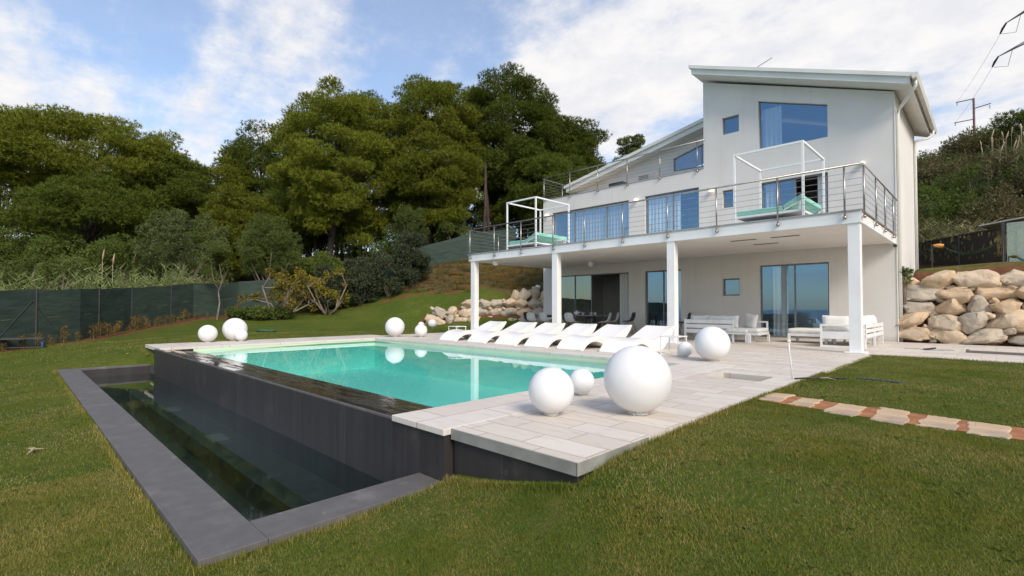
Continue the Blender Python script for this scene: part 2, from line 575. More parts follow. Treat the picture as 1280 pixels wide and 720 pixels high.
# ground: lawn, bare soil near fence and beds, wild hillside
t = MT('ground')
at_w = t.n('ShaderNodeAttribute', attribute_name='wild')
at_s = t.n('ShaderNodeAttribute', attribute_name='soil')
f1 = t.noise(0.55, 5, 0.6)
f2 = t.noise(3.2, 6, 0.65)
f3 = t.noise(45, 4, 0.7)
lawn = t.mix(t.ramp(f1, 0.38, 0.62), (0.068, 0.115, 0.012), (0.105, 0.135, 0.018))
lawn = t.mix(t.ramp(f2, 0.50, 0.75, 0, 0.7), lawn, (0.17, 0.155, 0.045))
lawn = t.mix(t.ramp(f2, 0.28, 0.45, 0.55, 0), lawn, (0.045, 0.080, 0.012))
lawn = t.mix(t.ramp(f3, 0.35, 0.65, 0, 0.5), lawn, (0.060, 0.060, 0.018))
wild = t.mix(t.ramp(f2, 0.35, 0.6), (0.075, 0.095, 0.018), (0.17, 0.115, 0.045))
wild = t.mix(t.ramp(t.noise(0.35, 6, 0.65), 0.42, 0.6), wild, (0.12, 0.075, 0.035))
wild = t.mix(t.ramp(t.noise(9, 5, 0.7), 0.5, 0.7, 0, 0.6), wild, (0.05, 0.07, 0.02))
soilc = t.mix(t.ramp(f2, 0.35, 0.65), (0.20, 0.090, 0.042), (0.13, 0.062, 0.032))
wob = t.math('ADD', at_s.outputs['Fac'], t.math('MULTIPLY', t.math('SUBTRACT', t.noise(1.6, 5, 0.6), 0.5), 0.9))
wob2 = t.math('ADD', at_w.outputs['Fac'], t.math('MULTIPLY', t.math('SUBTRACT', t.noise(0.9, 5, 0.6), 0.5), 0.7))
c = t.mix(t.ramp(wob2, 0.4, 0.6), lawn, wild)
c = t.mix(t.ramp(wob, 0.42, 0.62), c, soilc)
t.color(c)
t.b.inputs['Roughness'].default_value = 0.95
t.b.inputs['Specular IOR Level'].default_value = 0.1
n = t.bump(f3, 0.9, 0.03)
t.bump(t.noise(12, 5, 0.7), 0.5, 0.06, n)
M['ground'] = t.m

# green shade net on the garden fence, pierced black screen
t = MT('shade_net')
c = t.mix(t.ramp(t.noise(1.1, 6, 0.6, stretch=(1, 1, 3)), 0.35, 0.65), (0.020, 0.040, 0.030), (0.032, 0.055, 0.040))
c = t.mix(t.ramp(t.noise(0.5, 4, 0.6, stretch=(1, 1, 6)), 0.55, 0.8, 0, 0.6), c, (0.055, 0.075, 0.06))
t.color(c)
t.b.inputs['Roughness'].default_value = 0.8
t.bump(t.noise(2.0, 4, 0.5, stretch=(1, 1, 3)), 0.6, 0.05)
M['shade_net'] = t.m
t = MT('pierced_screen')
vo = t.n('ShaderNodeTexVoronoi', feature='DISTANCE_TO_EDGE')
mp = t.n('ShaderNodeMapping')
t.l(t.tc.outputs['Object'], mp.inputs[0])
mp.inputs['Scale'].default_value = (5, 5, 3.2)
t.l(mp.outputs[0], vo.inputs['Vector'])
vo.inputs['Scale'].default_value = 1.0
t.color(t.mix(t.noise(3), (0.030, 0.026, 0.026), (0.04, 0.036, 0.034)))
t.b.inputs['Roughness'].default_value = 0.5
a = t.ramp(vo.outputs['Distance'], 0.22, 0.24, 1, 0)
t.l(a, t.b.inputs['Alpha'])
M['pierced_screen'] = t.m


# ------------------------------------------------------------------ mesh helpers
class MB:
    def __init__(s):
        s.v = []
        s.f = []

    def add(s, vs, fs):
        o = len(s.v)
        s.v += [tuple(map(float, p)) for p in vs]
        s.f += [tuple(i + o for i in f) for f in fs]
        return s

    def box(s, x0, x1, y0, y1, z0, z1, rz=0, c=None):
        vs = [(x, y, z) for z in (z0, z1) for (x, y) in ((x0, y0), (x1, y0), (x1, y1), (x0, y1))]
        if rz:
            cx, cy = c or ((x0 + x1) / 2, (y0 + y1) / 2)
            co, si = math.cos(rz), math.sin(rz)
            vs = [(cx + (x - cx) * co - (y - cy) * si, cy + (x - cx) * si + (y - cy) * co, z) for x, y, z in vs]
        return s.add(vs, [(3, 2, 1, 0), (4, 5, 6, 7), (0, 1, 5, 4), (1, 2, 6, 5), (2, 3, 7, 6), (3, 0, 4, 7)])

    def quad(s, a, b, c, d):
        return s.add([a, b, c, d], [(0, 1, 2, 3)])

    def tube(s, pts, r, n=8, cap=True, square=False):
        pts = [Vector(p) for p in pts]
        rs = r if isinstance(r, (list, tuple)) else [r] * len(pts)
        rings = []
        prev = None
        for i, p in enumerate(pts):
            d = (pts[min(i + 1, len(pts) - 1)] - pts[max(i - 1, 0)]).normalized()
            if prev is None:
                up = Vector((0, 0, 1)) if abs(d.z) < 0.9 else Vector((1, 0, 0))
                u = d.cross(up).normalized()
            else:
                u = (prev - d * prev.dot(d)).normalized()
            prev = u
            w = d.cross(u)
            off = math.pi / 4 if square else 0
            k = rs[i] * (math.sqrt(2) if square else 1)
            rings.append([p + (u * math.cos(2 * math.pi * j / n + off) + w * math.sin(2 * math.pi * j / n + off)) * k for j in range(n)])
        vs = [q for rg in rings for q in rg]
        fs = []
        for i in range(len(rings) - 1):
            for j in range(n):
                a = i * n + j
                b = i * n + (j + 1) % n
                fs.append((a, b, b + n, a + n))
        if cap:
            fs.append(tuple(range(n))[::-1])
            fs.append(tuple(range((len(rings) - 1) * n, len(rings) * n)))
        return s.add(vs, fs)

    def bar(s, a, b, r):
        return s.tube([a, b], r, 4, True, True)

    def sphere(s, c, r, nu=24, nv=14, sz=1.0, zmin=-1.0):
        vs = []
        fs = []
        for i in range(nv + 1):
            th = math.pi * i / nv
            for j in range(nu):
                ph = 2 * math.pi * j / nu
                z = max(math.cos(th), zmin)
                vs.append((c[0] + r * math.sin(th) * math.cos(ph), c[1] + r * math.sin(th) * math.sin(ph), c[2] + r * z * sz))
        for i in range(nv):
            for j in range(nu):
                a = i * nu + j
                b = i * nu + (j + 1) % nu
                fs.append((a, a + nu, b + nu, b))
        return s.add(vs, fs)

    def lathe(s, prof, c, n=20):
        vs = []
        fs = []
        for (r, z) in prof:
            for j in range(n):
                ph = 2 * math.pi * j / n
                vs.append((c[0] + r * math.cos(ph), c[1] + r * math.sin(ph), c[2] + z))
        for i in range(len(prof) - 1):
            for j in range(n):
                a = i * n + j
                b = i * n + (j + 1) % n
                fs.append((a, b, b + n, a + n))
        return s.add(vs, fs)

    def prism(s, prof, axis, a, b):
        """closed profile of 2D points extruded along axis from a to b"""
        n = len(prof)
        if axis == 'x':
            mk = lambda p, t: (t, p[0], p[1])
        elif axis == 'y':
            mk = lambda p, t: (p[0], t, p[1])
        else:
            mk = lambda p, t: (p[0], p[1], t)
        vs = [mk(p, a) for p in prof] + [mk(p, b) for p in prof]
        fs = [(i, (i + 1) % n, (i + 1) % n + n, i + n) for i in range(n)]
        fs += [tuple(range(n))[::-1], tuple(range(n, 2 * n))]
        return s.add(vs, fs)

    def build(s, name, mat, parent=None, smooth=False, bevel=0.0, seg=2, world=False, subsurf=0, fixn=True):
        me = bpy.data.meshes.new(name)
        vs = s.v
        if world and parent is not None:
            o = worldloc(parent)
            vs = [(x - o[0], y - o[1], z - o[2]) for x, y, z in vs]
        me.from_pydata(vs, [], s.f)
        if fixn:
            import bmesh
            bm = bmesh.new()
            bm.from_mesh(me)
            bmesh.ops.recalc_face_normals(bm, faces=bm.faces)
            bm.to_mesh(me)
            bm.free()
        me.materials.append(M[mat] if isinstance(mat, str) else mat)
        if smooth:
            me.polygons.foreach_set('use_smooth', [True] * len(me.polygons))
        ob = bpy.data.objects.new(name, me)
        COL.objects.link(ob)
        if parent is not None:
            ob.parent = parent
        if bevel:
            bv = ob.modifiers.new('bevel', 'BEVEL')
            bv.width = bevel
            bv.segments = seg
            bv.limit_method = 'ANGLE'
        if subsurf:
            su = ob.modifiers.new('sub', 'SUBSURF')
            su.levels = su.render_levels = subsurf
        return ob


def worldloc(o):
    p = Vector((0, 0, 0))
    while o is not None:
        p += o.location
        o = o.parent
    return p


def tag(o, label=None, cat=None, group=None, kind=None):
    if label:
        o['label'] = label
    if cat:
        o['category'] = cat
    if group:
        o['group'] = group
    if kind:
        o['kind'] = kind
    return o


def empty(name, loc, label=None, cat=None, group=None, rz=0):
    o = bpy.data.objects.new(name, None)
    COL.objects.link(o)
    o.location = loc
    o.rotation_euler = (0, 0, rz)
    o.empty_display_size = 0.2
    return tag(o, label, cat, group)


def struct(name, mb, mat, **kw):
    o = mb.build(name, mat, **kw)
    o['kind'] = 'structure'
    return o


def copy_tree(o, parent=None):
    c = o.copy()
    COL.objects.link(c)
    c.parent = parent
    for ch in list(o.children):
        copy_tree(ch, c)
    return c


def np_mesh(name, verts, nper, mat, parent=None, smooth=False):
    """verts (K,nper,3): K separate faces of nper corners"""
    K = verts.shape[0]
    me = bpy.data.meshes.new(name)
    me.vertices.add(K * nper)
    me.loops.add(K * nper)
    me.polygons.add(K)
    me.vertices.foreach_set('co', verts.astype(np.float32).ravel())
    me.loops.foreach_set('vertex_index', np.arange(K * nper, dtype=np.int32))
    me.polygons.foreach_set('loop_start', np.arange(0, K * nper, nper, dtype=np.int32))
    me.polygons.foreach_set('loop_total', np.full(K, nper, dtype=np.int32))
    me.update(calc_edges=True)
    me.materials.append(M[mat] if isinstance(mat, str) else mat)
    ob = bpy.data.objects.new(name, me)
    COL.objects.link(ob)
    if parent is not None:
        ob.parent = parent
    return ob


# ------------------------------------------------------------------ terrain height
CP = [
    # around the basin and the camera
    (-3.0, 0, -.50), (-3.1, .6, -.50), (-16.2, .6, -.50), (-10, .3, -.50), (-6, .4, -.50), (-13, .4, -.50), (-10, -5, -.62), (-3.2, 2.3, -.44),
    (-2.6, 2.5, -.32), (-2.0, 2.4, -.24), (-1.8, 2.75, -.10), (-1.5, 3.2, -.07), (-1.9, 3.2, -.05), (-1.9, 4.5, -.02), (-1.9, 9, -.02), (-1.9, 13, -.02),
    (5, 13, -.02), (5, 5, -.03), (2, 2, -.26), (0, 0, -.50), (0, -5, -.8), (-.9, 1.2, -.42), (-0.5, 3.0, -.12), (10, 8, 0),
    (-16.6, .9, -.48), (-17.0, 1.9, -.28), (-17.3, 2.7, -.07), (-17.3, 9, -.04), (-16.2, 12, -.04), (-17, 6, -.04), (-20.5, 15, 0), (-19.5, 5, -.10),
    # left lawn and fence line
    (-22.6, -.4, -.36), (-24.7, 1.85, -.2), (-28.6, 3.9, .02), (-31.8, 7.2, .40), (-31.8, 9.5, .41), (-30.8, 11.8, .68), (-30.8, 16, 1.4),
    (-25.8, 13.9, .34), (-25, 16.1, .88), (-27.3, 19.4, 2.8), (-28.1, 20, 3.5), (-27.4, 23.5, 4.7), (-24.6, 23.5, 3.8), (-19.8, 22.6, 2.95),
    (-25, 8, .02), (-21, 9, -.02), (-22, -3, -.5), (-14, -3, -.6), (-18, -1, -.5),
    # foot and head of the left boulder wall
    (-22.4, 16.2, 0), (-20.5, 17.2, 0), (-18.4, 18.8, 0), (-17, 20.2, 0), (-22.9, 17.0, .55), (-21.2, 18.6, 1.45), (-19.3, 20.2, 1.9), (-17.6, 21.3, 2.2), (-15, 23, 2.3),
    # woodland behind the fence
    (-40, 0, .8), (-65, -1, 3.2), (-60, 10, 4.2), (-42, 12, 2.6), (-40, 20, 4.6), (-36, 30, 7), (-45, 40, 9), (-70, 40, 10), (-30, 40, 8.5), (-30, 60, 12),
    (-20, 32, 6), (-100, 0, 4), (-95, 50, 12), (-50, -20, -1.5),
    # right: paving, boulder wall, hill
    (-1.9, 18.3, 0), (0, 18.5, 0), (2, 18.6, 0), (5, 18.8, 0), (-1.9, 20.3, 2.0), (0.4, 20.3, 2.05), (3, 20.3, 2.05), (6, 20.4, 2.1), (-2.4, 28, 2.8), (0.1, 25, 2.4), (3, 24, 2.4),
    (-1.35, 37.8, 6.7), (2, 36, 7.5), (8, 34, 7.5), (-4.2, 51.6, 11.3), (1.9, 57.5, 13.8), (12, 55, 13), (-1.5, 82, 18.6), (-12, 45, 8), (-12, 60, 11), (20, 40, 8), (30, 20, 2),
    (-9, 27, 2.8), (-10, 34, 4.5),
    # seaward slope behind the camera
    (0, -20, -3.5), (-30, -22, -4), (30, -15, -3), (0, -45, -15), (-50, -45, -14), (50, -45, -14), (-100, -45, -12), (60, 0, -1), (60, 60, 14), (-20, 110, 22), (-100, 110, 20), (60, 110, 22),
]
_P = np.array(CP)


def _phi(d2):
    return np.sqrt(d2 + 0.16)


_A = _phi(((_P[:, None, :2] - _P[None, :, :2]) ** 2).sum(-1))
_n = len(_P)
_K = np.zeros((_n + 3, _n + 3))
_K[:_n, :_n] = _A
_K[:_n, _n] = 1
_K[:_n, _n + 1:] = _P[:, :2]
_K[_n, :_n] = 1
_K[_n + 1:, :_n] = _P[:, :2].T
_w = np.linalg.solve(_K, np.concatenate([_P[:, 2], np.zeros(3)]))


def T_arr(x, y):
    x = np.asarray(x, float)
    y = np.asarray(y, float)
    sh = x.shape
    x = x.ravel()
    y = y.ravel()
    out = np.empty(len(x))
    for i in range(0, len(x), 20000):
        a = x[i:i + 20000]
        b = y[i:i + 20000]
        d2 = (a[:, None] - _P[None, :, 0]) ** 2 + (b[:, None] - _P[None, :, 1]) ** 2
        out[i:i + 20000] = _phi(d2) @ _w[:_n] + _w[_n] + a * _w[_n + 1] + b * _w[_n + 2]
    # gentle unevenness of the lawn
    out += 0.012 * np.sin(x * 1.9 + 0.7 * y) * np.sin(y * 1.6 - 0.5 * x)
    # level lawn beside the paving, ground kept under the paving
    wy = np.clip((y - 3.2) / 1.6, 0, 1) * np.clip((19.0 - y) / .2, 0, 1) * np.clip((x + 2.3) / .25, 0, 1) * np.clip((10 - x) / 3, 0, 1)
    out = out * (1 - wy) + (-0.014 + 0.006 * np.sin(x * 2.1 + y) * np.sin(y * 1.3)) * wy
    m = (x > -17.15) & (x < -2.0) & (y > 2.7) & (y < 24)
    out = np.where(m, np.minimum(out, -0.10), out)
    m = (x > -16.1) & (x < -3.3) & (y > 0.2) & (y < 2.7)
    out = np.where(m, np.minimum(out, -0.475), out)
    m = (x > -2.1) & (x < 9) & (y > 13.6) & (y < 18.75)
    out = np.where(m, np.minimum(out, -0.05), out)
    m = (x > -2.1) & (x < 5.5) & (y > 18.6) & (y < 20.25)
    out = np.where(m, np.minimum(out, np.maximum(-.05, (y - 19.45) * 2.4)), out)
    return out.reshape(sh)


def T(x, y):
    return float(T_arr(np.array([x]), np.array([y]))[0])


FENCE = [(-20.0, -3.6), (-21.6, -1.9), (-22.8, -.4), (-24.9, 1.85), (-28.7, 3.9), (-32.3, 7.2), (-33.2, 9.8), (-32.6, 12.5), (-31.6, 15.5), (-30.0, 18.2), (-28.3, 20.1), (-27.4, 23.5), (-26.6, 27.5)]


def dist_poly(x, y, P):
    d = np.full(x.shape, 1e9)
    side = np.zeros(x.shape)
    for (a, b) in zip(P[:-1], P[1:]):
        ax, ay = a
        bx, by = b
        t_ = np.clip(((x - ax) * (bx - ax) + (y - ay) * (by - ay)) / ((bx - ax) ** 2 + (by - ay) ** 2), 0, 1)
        dd = np.hypot(x - ax - t_ * (bx - ax), y - ay - t_ * (by - ay))
        cr_ = (bx - ax) * (y - ay) - (by - ay) * (x - ax)
        side = np.where(dd < d, np.sign(cr_), side)
        d = np.minimum(d, dd)
    return d, side


def axis(segs, extra):
    v = []
    for a, b, s in segs:
        v += list(np.arange(a, b, s))
    v.append(segs[-1][1])
    v = [q for q in v if all(abs(q - e) > 0.06 for e in extra)] + list(extra)
    return np.array(sorted(v))


gx = axis([(-110, -40, 2.5), (-40, -24, 0.6), (-24, -1, 0.28), (-1, 8, 0.35), (8, 66, 3)], [-16.02, -3.38, -15.05, -3.42])
gy = axis([(-50, -6, 2.5), (-6, -1, 0.5), (-1, 24, 0.28), (24, 40, 0.8), (40, 112, 3)], [0.83, 2.64, 8.66])
GX, GY = np.meshgrid(gx, gy)
GZ = T_arr(GX, GY)
nx, ny = len(gx), len(gy)
fcx = (GX[:-1, :-1] + GX[1:, 1:]) / 2
fcy = (GY[:-1, :-1] + GY[1:, 1:]) / 2
cut = ((fcx > -16.02) & (fcx < -3.38) & (fcy > 0.83) & (fcy < 2.64)) | ((fcx > -15.05) & (fcx < -3.42) & (fcy > 2.6) & (fcy < 8.66))
ii, jj = np.where(~cut)
idx = ii * nx + jj
faces = np.stack([idx, idx + 1, idx + nx + 1, idx + nx], 1)
me = bpy.data.meshes.new('ground')
me.from_pydata(np.stack([GX.ravel(), GY.ravel(), GZ.ravel()], 1).tolist(), [], faces.tolist())
fd, fs_ = dist_poly(GX.ravel(), GY.ravel(), FENCE)
gxr, gyr = GX.ravel(), GY.ravel()
wild = np.zeros(len(gxr))
wild = np.where((fs_ > 0) & (gxr < -16), 1.0, wild)            # beyond the garden fence
wild = np.where((gyr > 20.0 + 0 * gxr), 1.0, wild)
slope = np.clip((gyr - (17.3 + (gxr + 27) * 0.34)) / 2.4, 0, 1)    # rough bank above the lawn
wild = np.where((gxr < -14), np.maximum(wild, slope), wild)
wild = np.where(gyr < -14, 1.0, wild)
soil = np.where((fs_ <= 0) & (gxr < -16) & (gyr < 13), np.clip(1.15 - fd / 1.35, 0, 1), 0)
bed = [(-31, 10.5), (-28.2, 14.5), (-27.2, 17.2), (-25.5, 18.6), (-23.5, 19.3)]
bd, _ = dist_poly(gxr, gyr, bed)
soil = np.maximum(soil, np.clip(0.75 - bd / 1.4, 0, 1) * 0.8)
rb, _ = dist_poly(gxr, gyr, [(-22.9, 16.6), (-20.9, 17.9), (-18.4, 19.9), (-17.3, 20.9)])
soil = np.maximum(soil, np.clip(1.0 - rb / 0.9, 0, 1))
soil = np.where((gxr > -2.1) & (gyr > 18.3) & (gyr < 20.6), 1.0, soil)
for nm, arr in (('wild', wild), ('soil', soil)):
    at_ = me.attributes.new(nm, 'FLOAT', 'POINT')
    at_.data.foreach_set('value', arr.astype(np.float32))
me.polygons.foreach_set('use_smooth', [True] * len(me.polygons))
me.materials.append(M['ground'])
go = bpy.data.objects.new('ground', me)
COL.objects.link(go)
go['kind'] = 'structure'

sea = MB()
sea.quad((-4000, -4000, -14), (4000, -4000, -14), (4000, -42, -14), (-4000, -42, -14))
struct('sea', sea, 'sea_water')

# ------------------------------------------------------------------ pool, basin and paving
rects = MB()


def slab(mb, xs, ys, keep, z1, z0):
    """top faces of kept cells with side walls where a neighbour is missing"""
    K = {}
    for i in range(len(xs) - 1):
        for j in range(len(ys) - 1):
            K[i, j] = keep((xs[i] + xs[i + 1]) / 2, (ys[j] + ys[j + 1]) / 2)
    for (i, j), k in K.items():
        if not k:
            continue
        a, b, c, d = xs[i], xs[i + 1], ys[j], ys[j + 1]
        mb.quad((a, c, z1), (b, c, z1), (b, d, z1), (a, d, z1))
        mb.quad((a, d, z0), (b, d, z0), (b, c, z0), (a, c, z0))
        if not K.get((i - 1, j)):
            mb.quad((a, d, z1), (a, d, z0), (a, c, z0), (a, c, z1))
        if not K.get((i + 1, j)):
            mb.quad((b, c, z1), (b, c, z0), (b, d, z0), (b, d, z1))
        if not K.get((i, j - 1)):
            mb.quad((a, c, z1), (a, c, z0), (b, c, z0), (b, c, z1))
        if not K.get((i, j + 1)):
            mb.quad((b, d, z1), (b, d, z0), (a, d, z0), (a, d, z1))


mb = MB()
xs = [-17.1, -16.4, -15.52, -3.34, -3.10, -2.36, -2.0, 9.0]
ys = [2.66, 7.36, 7.95, 9.12, 9.7, 13.3, 18.72, 24.0]


def keep(x, y):
    if -15.52 < x < -3.34 and y < 9.12:
        return False
    if x < -16.4 and y > 9.7:
        return False
    if -3.10 < x < -2.36 and 7.36 < y < 7.95:
        return False
    if x > -2.0 and not (13.3 < y < 18.72):
        return False
    if y > 18.72 and not (-16.4 < x < -2.0):
        return False
    return True


slab(mb, xs, ys, keep, 0.0, -0.085)
struct('pool_deck', mb, 'travertine')
mb = MB()
mb.box(-3.12, -2.34, 7.34, 7.97, -0.16, -0.10)
mb.box(-3.14, -2.32, 7.97, 8.0, -0.16, -0.087)
struct('deck_recess_floor', mb, 'travertine_edge')
# coping round the pool, 3 mm proud of the deck
mb = MB()
mb.box(-15.52, -15.1, 2.66, 9.12, -0.055, 0.003)
mb.box(-15.1, -3.34, 8.7, 9.12, -0.055, 0.003)
mb.box(-4.15, -3.34, 2.575, 8.7, -0.055, 0.003)
struct('pool_coping', mb, 'travertine_coping', bevel=0.006)
# light skirt under the deck edge facing the camera, dark wall below
mb = MB()
mb.box(-3.336, -2.0, 2.652, 2.662, -0.092, -0.004)
mb.box(-2.004, -1.996, 2.652, 3.6, -0.092, -0.004)
struct('deck_edge', mb, 'travertine_edge')
mb = MB()
mb.box(-3.33, -2.02, 2.685, 2.9, -1.0, -0.087)
mb.box(-2.2, -2.02, 2.9, 4.6, -1.0, -0.087)
mb.box(-17.05, -15.5, 2.70, 2.95, -1.0, -0.087)
mb.box(-17.05, -16.85, 2.95, 9.0, -1.0, -0.087)
struct('deck_wall', mb, 'dark_stone')
# infinity wall
mb = MB()
mb.prism([(2.60, -1.6), (2.60, -0.032), (2.625, -0.030), (3.38, -0.100), (3.38, -1.6)], 'x', -15.46, -4.16)
mb.prism([(2.60, -1.6), (2.60, -0.060), (3.38, -0.060), (3.38, -1.6)], 'x', -4.158, -3.36)
struct('pool_wall', mb, 'dark_stone')
mb = MB()
mb.prism([(2.63, -0.0275), (2.63, -0.0265), (3.375, -0.0962), (3.375, -0.0972)], 'x', -15.44, -4.165)
struct('wet_wall_top', mb, 'wet_stone')
mb = MB()
mb.box(-15.46, -4.165, 2.596, 2.622, -0.052, -0.0255)
struct('pool_wall_edge', mb, 'dark_coping', bevel=0.003)
# pool shell
mb = MB()
z0, zf, zw = -0.055, -1.0, -0.13
X0, X1, Y0, Y1 = -15.1, -4.15, 3.385, 8.7
mb.quad((X0, Y1, z0), (X1, Y1, z0), (X1, Y1, zw), (X0, Y1, zw))
mb.quad((X0, Y0, z0), (X0, Y1, z0), (X0, Y1, zw), (X0, Y0, zw))
mb.quad((X1, Y1, z0), (X1, Y0, z0), (X1, Y0, zw), (X1, Y1, zw))
struct('pool_liner_band', mb, 'liner', fixn=False)
mb = MB()
mb.quad((X0, Y0, zf), (X1, Y0, zf), (X1, Y1, zf), (X0, Y1, zf))
mb.quad((X0, Y1, zw), (X1, Y1, zw), (X1, Y1, zf), (X0, Y1, zf))
mb.quad((X0, Y0, zw), (X0, Y1, zw), (X0, Y1, zf), (X0, Y0, zf))
mb.quad((X1, Y1, zw), (X1, Y0, zw), (X1, Y0, zf), (X1, Y1, zf))
mb.quad((X1, Y0, -0.11), (X0, Y0, -0.11), (X0, Y0, zf), (X1, Y0, zf))
struct('pool_liner', mb, 'liner_blue', fixn=False)
mb = MB()
mb.quad((X0 + .002, Y0 + .002, -.125), (X1 - .002, Y0 + .002, -.125), (X1 - .002, Y1 - .002, -.125), (X0 + .002, Y1 - .002, -.125))
struct('pool_water', mb, 'pool_water', fixn=False)
# overflow basin
mb = MB()
mb.box(-16.05, -3.35, 0.79, 1.18, -0.50, -0.45)
mb.box(-3.72, -3.35, 1.182, 2.598, -0.50, -0.4502)
mb.box(-16.05, -15.92, 1.182, 2.598, -0.50, -0.4502)
struct('basin_coping', mb, 'dark_coping', bevel=0.004)
mb = MB()
mb.box(-16.03, -3.37, 0.83, 1.17, -1.5, -0.501)
mb.box(-3.71, -3.37, 1.17, 2.6, -1.5, -0.501)
mb.box(-16.03, -15.90, 1.17, 2.6, -1.5, -0.501)
mb.box(-15.90, -3.71, 1.17, 2.6, -1.5, -1.25)
mb.box(-15.90, -3.71, 2.0, 2.6, -1.25, -0.98)
struct('basin_shell', mb, 'dark_stone')
mb = MB()
mb.quad((-15.9, 1.17, -.685), (-3.71, 1.17, -.685), (-3.71, 2.6, -.685), (-15.9, 2.6, -.685))
struct('basin_water', mb, 'basin_water', fixn=False)
for i, (x, y, lab) in enumerate(((-8.6, 2.25, 'square drain cover under the basin water, nearer the camera'), (-11.6, 2.25, 'square drain cover under the basin water, farther from the camera'))):
    g = MB()
    g.box(-.22, .22, -.12, .12, 0, .02)
    g.box(-.18, .18, -.08, .08, .02, .024)
    o = g.build('drain_cover', 'dark_coping')
    o.location = (x, y, -0.98)
    tag(o, lab, 'drain cover', 'drain covers in the basin')

# soil strip and stepping stones in the lawn
mb = MB()
rng = random.Random(3)
n = 40
top = []
bot = []
for i in range(n + 1):
    x = -1.995 + i * (9.0) / n
    top.append((x, 6.53 - 0.05 * min(i, 10) * 0.8 + rng.uniform(-.035, .035) + (0.1 if i == 0 else 0)))
    bot.append((x, 5.92 - 0.035 * min(i, 9) + rng.uniform(-.035, .035)))
for i in range(n):
    a, b = top[i], top[i + 1]
    c, d = bot[i], bot[i + 1]
    zt = lambda p: T(p[0], p[1]) + 0.004
    mb.quad((c[0], c[1], zt(c)), (d[0], d[1], zt(d)), (b[0], b[1], zt(b)), (a[0], a[1], zt(a)))
struct('soil_path', mb, 'soil')
ST = [((-2.0, 5.95), (-1.99, 6.5), (-1.72, 6.54), (-1.71, 5.96), 'cream stepping stone touching the edge of the pool deck'),
      ((-1.61, 5.9), (-1.60, 6.40), (-1.41, 6.42), (-1.385, 5.84), 'small greyish stepping stone, second from the pool deck'),
      ((-1.25, 5.71), (-1.245, 6.35), (-.975, 6.28), (-.98, 5.65), 'pale sandy stepping stone, third from the pool deck'),
      ((-.84, 5.65), (-.87, 6.42), (-.625, 6.34), (-.585, 5.55), 'streaked beige stepping stone, fourth from the pool deck'),
      ((-.51, 5.66), (-.495, 6.26), (-.25, 6.21), (-.265, 5.65), 'grey brown stepping stone, fifth from the pool deck'),
      ((-.18, 5.6), (-.195, 6.17), (.08, 6.14), (.07, 5.58), 'cream stepping stone at the right edge of the picture'),
      ((.17, 5.55), (.16, 6.12), (.42, 6.10), (.41, 5.52), None), ((.55, 5.52), (.54, 6.05), (.80, 6.04), (.82, 5.5), None)]
for q in ST:
    if q[4] is None:
        continue
    cx = sum(p[0] for p in q[:4]) / 4
    cy = sum(p[1] for p in q[:4]) / 4
    pts = []
    for k in range(4):
        a, b = q[k], q[(k + 1) % 4]
        for s_ in range(7):
            f_ = s_ / 7
            jx = rng.uniform(-.02, .02)
            jy = rng.uniform(-.02, .02)
            pts.append((a[0] + (b[0] - a[0]) * f_ + jx - cx, a[1] + (b[1] - a[1]) * f_ + jy - cy))
    m_ = MB()
    m_.prism(pts, 'z', -0.05, 0.022)
    o = m_.build('stepping_stone', 'stone_slab', bevel=0.012)
    o.location = (cx, cy, T(cx, cy) - 0.011)
    tag(o, q[4], 'stepping stone', 'stepping stones across the lawn')

# ------------------------------------------------------------------ villa
villa = empty('villa', (-9, 18.75, 0), 'modern white three storey villa with pitched roof tower and columned balcony', 'house')
YF, YB, TH = 18.75, 23.9, 0.28


def wall_panel(mb, xs0, xs1, zlo, ztop, opens, y, th, slopes=None):
    """front wall in the xz plane with rectangular openings; ztop number or function of x"""
    X = sorted({xs0, xs1} | {v for o in opens for v in (o[0], o[1])})
    zt = ztop if callable(ztop) else (lambda x: ztop)
    Z = sorted({zlo} | {v for o in opens for v in (o[2], o[3])})
    for i in range(len(X) - 1):
        a, b = X[i], X[i + 1]
        for j in range(len(Z)):
            c = Z[j]
            d = Z[j + 1] if j + 1 < len(Z) else None
            cz = (c + d) / 2 if d is not None else c + 0.05
            if any(o[0] <= (a + b) / 2 <= o[1] and o[2] < cz < o[3] for o in opens):
                continue
            d0, d1 = (zt(a), zt(b)) if d is None else (d, d)
            for yy, fl in ((y, 1), (y + th, 0)):
                q = [(a, yy, c), (b, yy, c), (b, yy, d1), (a, yy, d0)]
                mb.quad(*(q if fl else q[::-1]))
    for o in opens:
        a, b, c, d = o[:4]
        mb.quad((a, y, c), (a, y, d), (a, y + th, d), (a, y + th, c))
        mb.quad((b, y, d), (b, y, c), (b, y + th, c), (b, y + th, d))
        mb.quad((a, y, d), (b, y, d), (b, y + th, d), (a, y + th, d))
        mb.quad((b, y, c), (a, y, c), (a, y + th, c), (b, y + th, c))


XL, XT, XR = -16.2, -7.99, -2.1
OP = {
    'low3': (-15.28, -11.32, 0.0, 2.58), 'low2': (-10.55, -8.95, 0.0, 2.58), 'lowsm': (-7.31, -6.69, 1.48, 2.12), 'lowbig': (-6.0, -3.87, 0.0, 2.54),
    'mid3': (-15.6, -11.30, 3.25, 5.72), 'mid2': (-10.53, -8.19, 3.25, 5.75), 'midsm': (-7.28, -6.79, 4.78, 5.45), 'midsl': (-5.93, -3.86, 3.25, 5.50),
    'topsm': (-7.27, -6.66, 7.56, 8.20),
}
ttop = lambda x: 9.80 - 0.37 * (x + 7.99)
mb = MB()
wall_panel(mb, XL, XR, 0.0, 6.42, [OP[k] for k in ('low3', 'low2', 'lowsm', 'lowbig', 'mid3', 'mid2', 'midsm', 'midsl')], YF, TH)
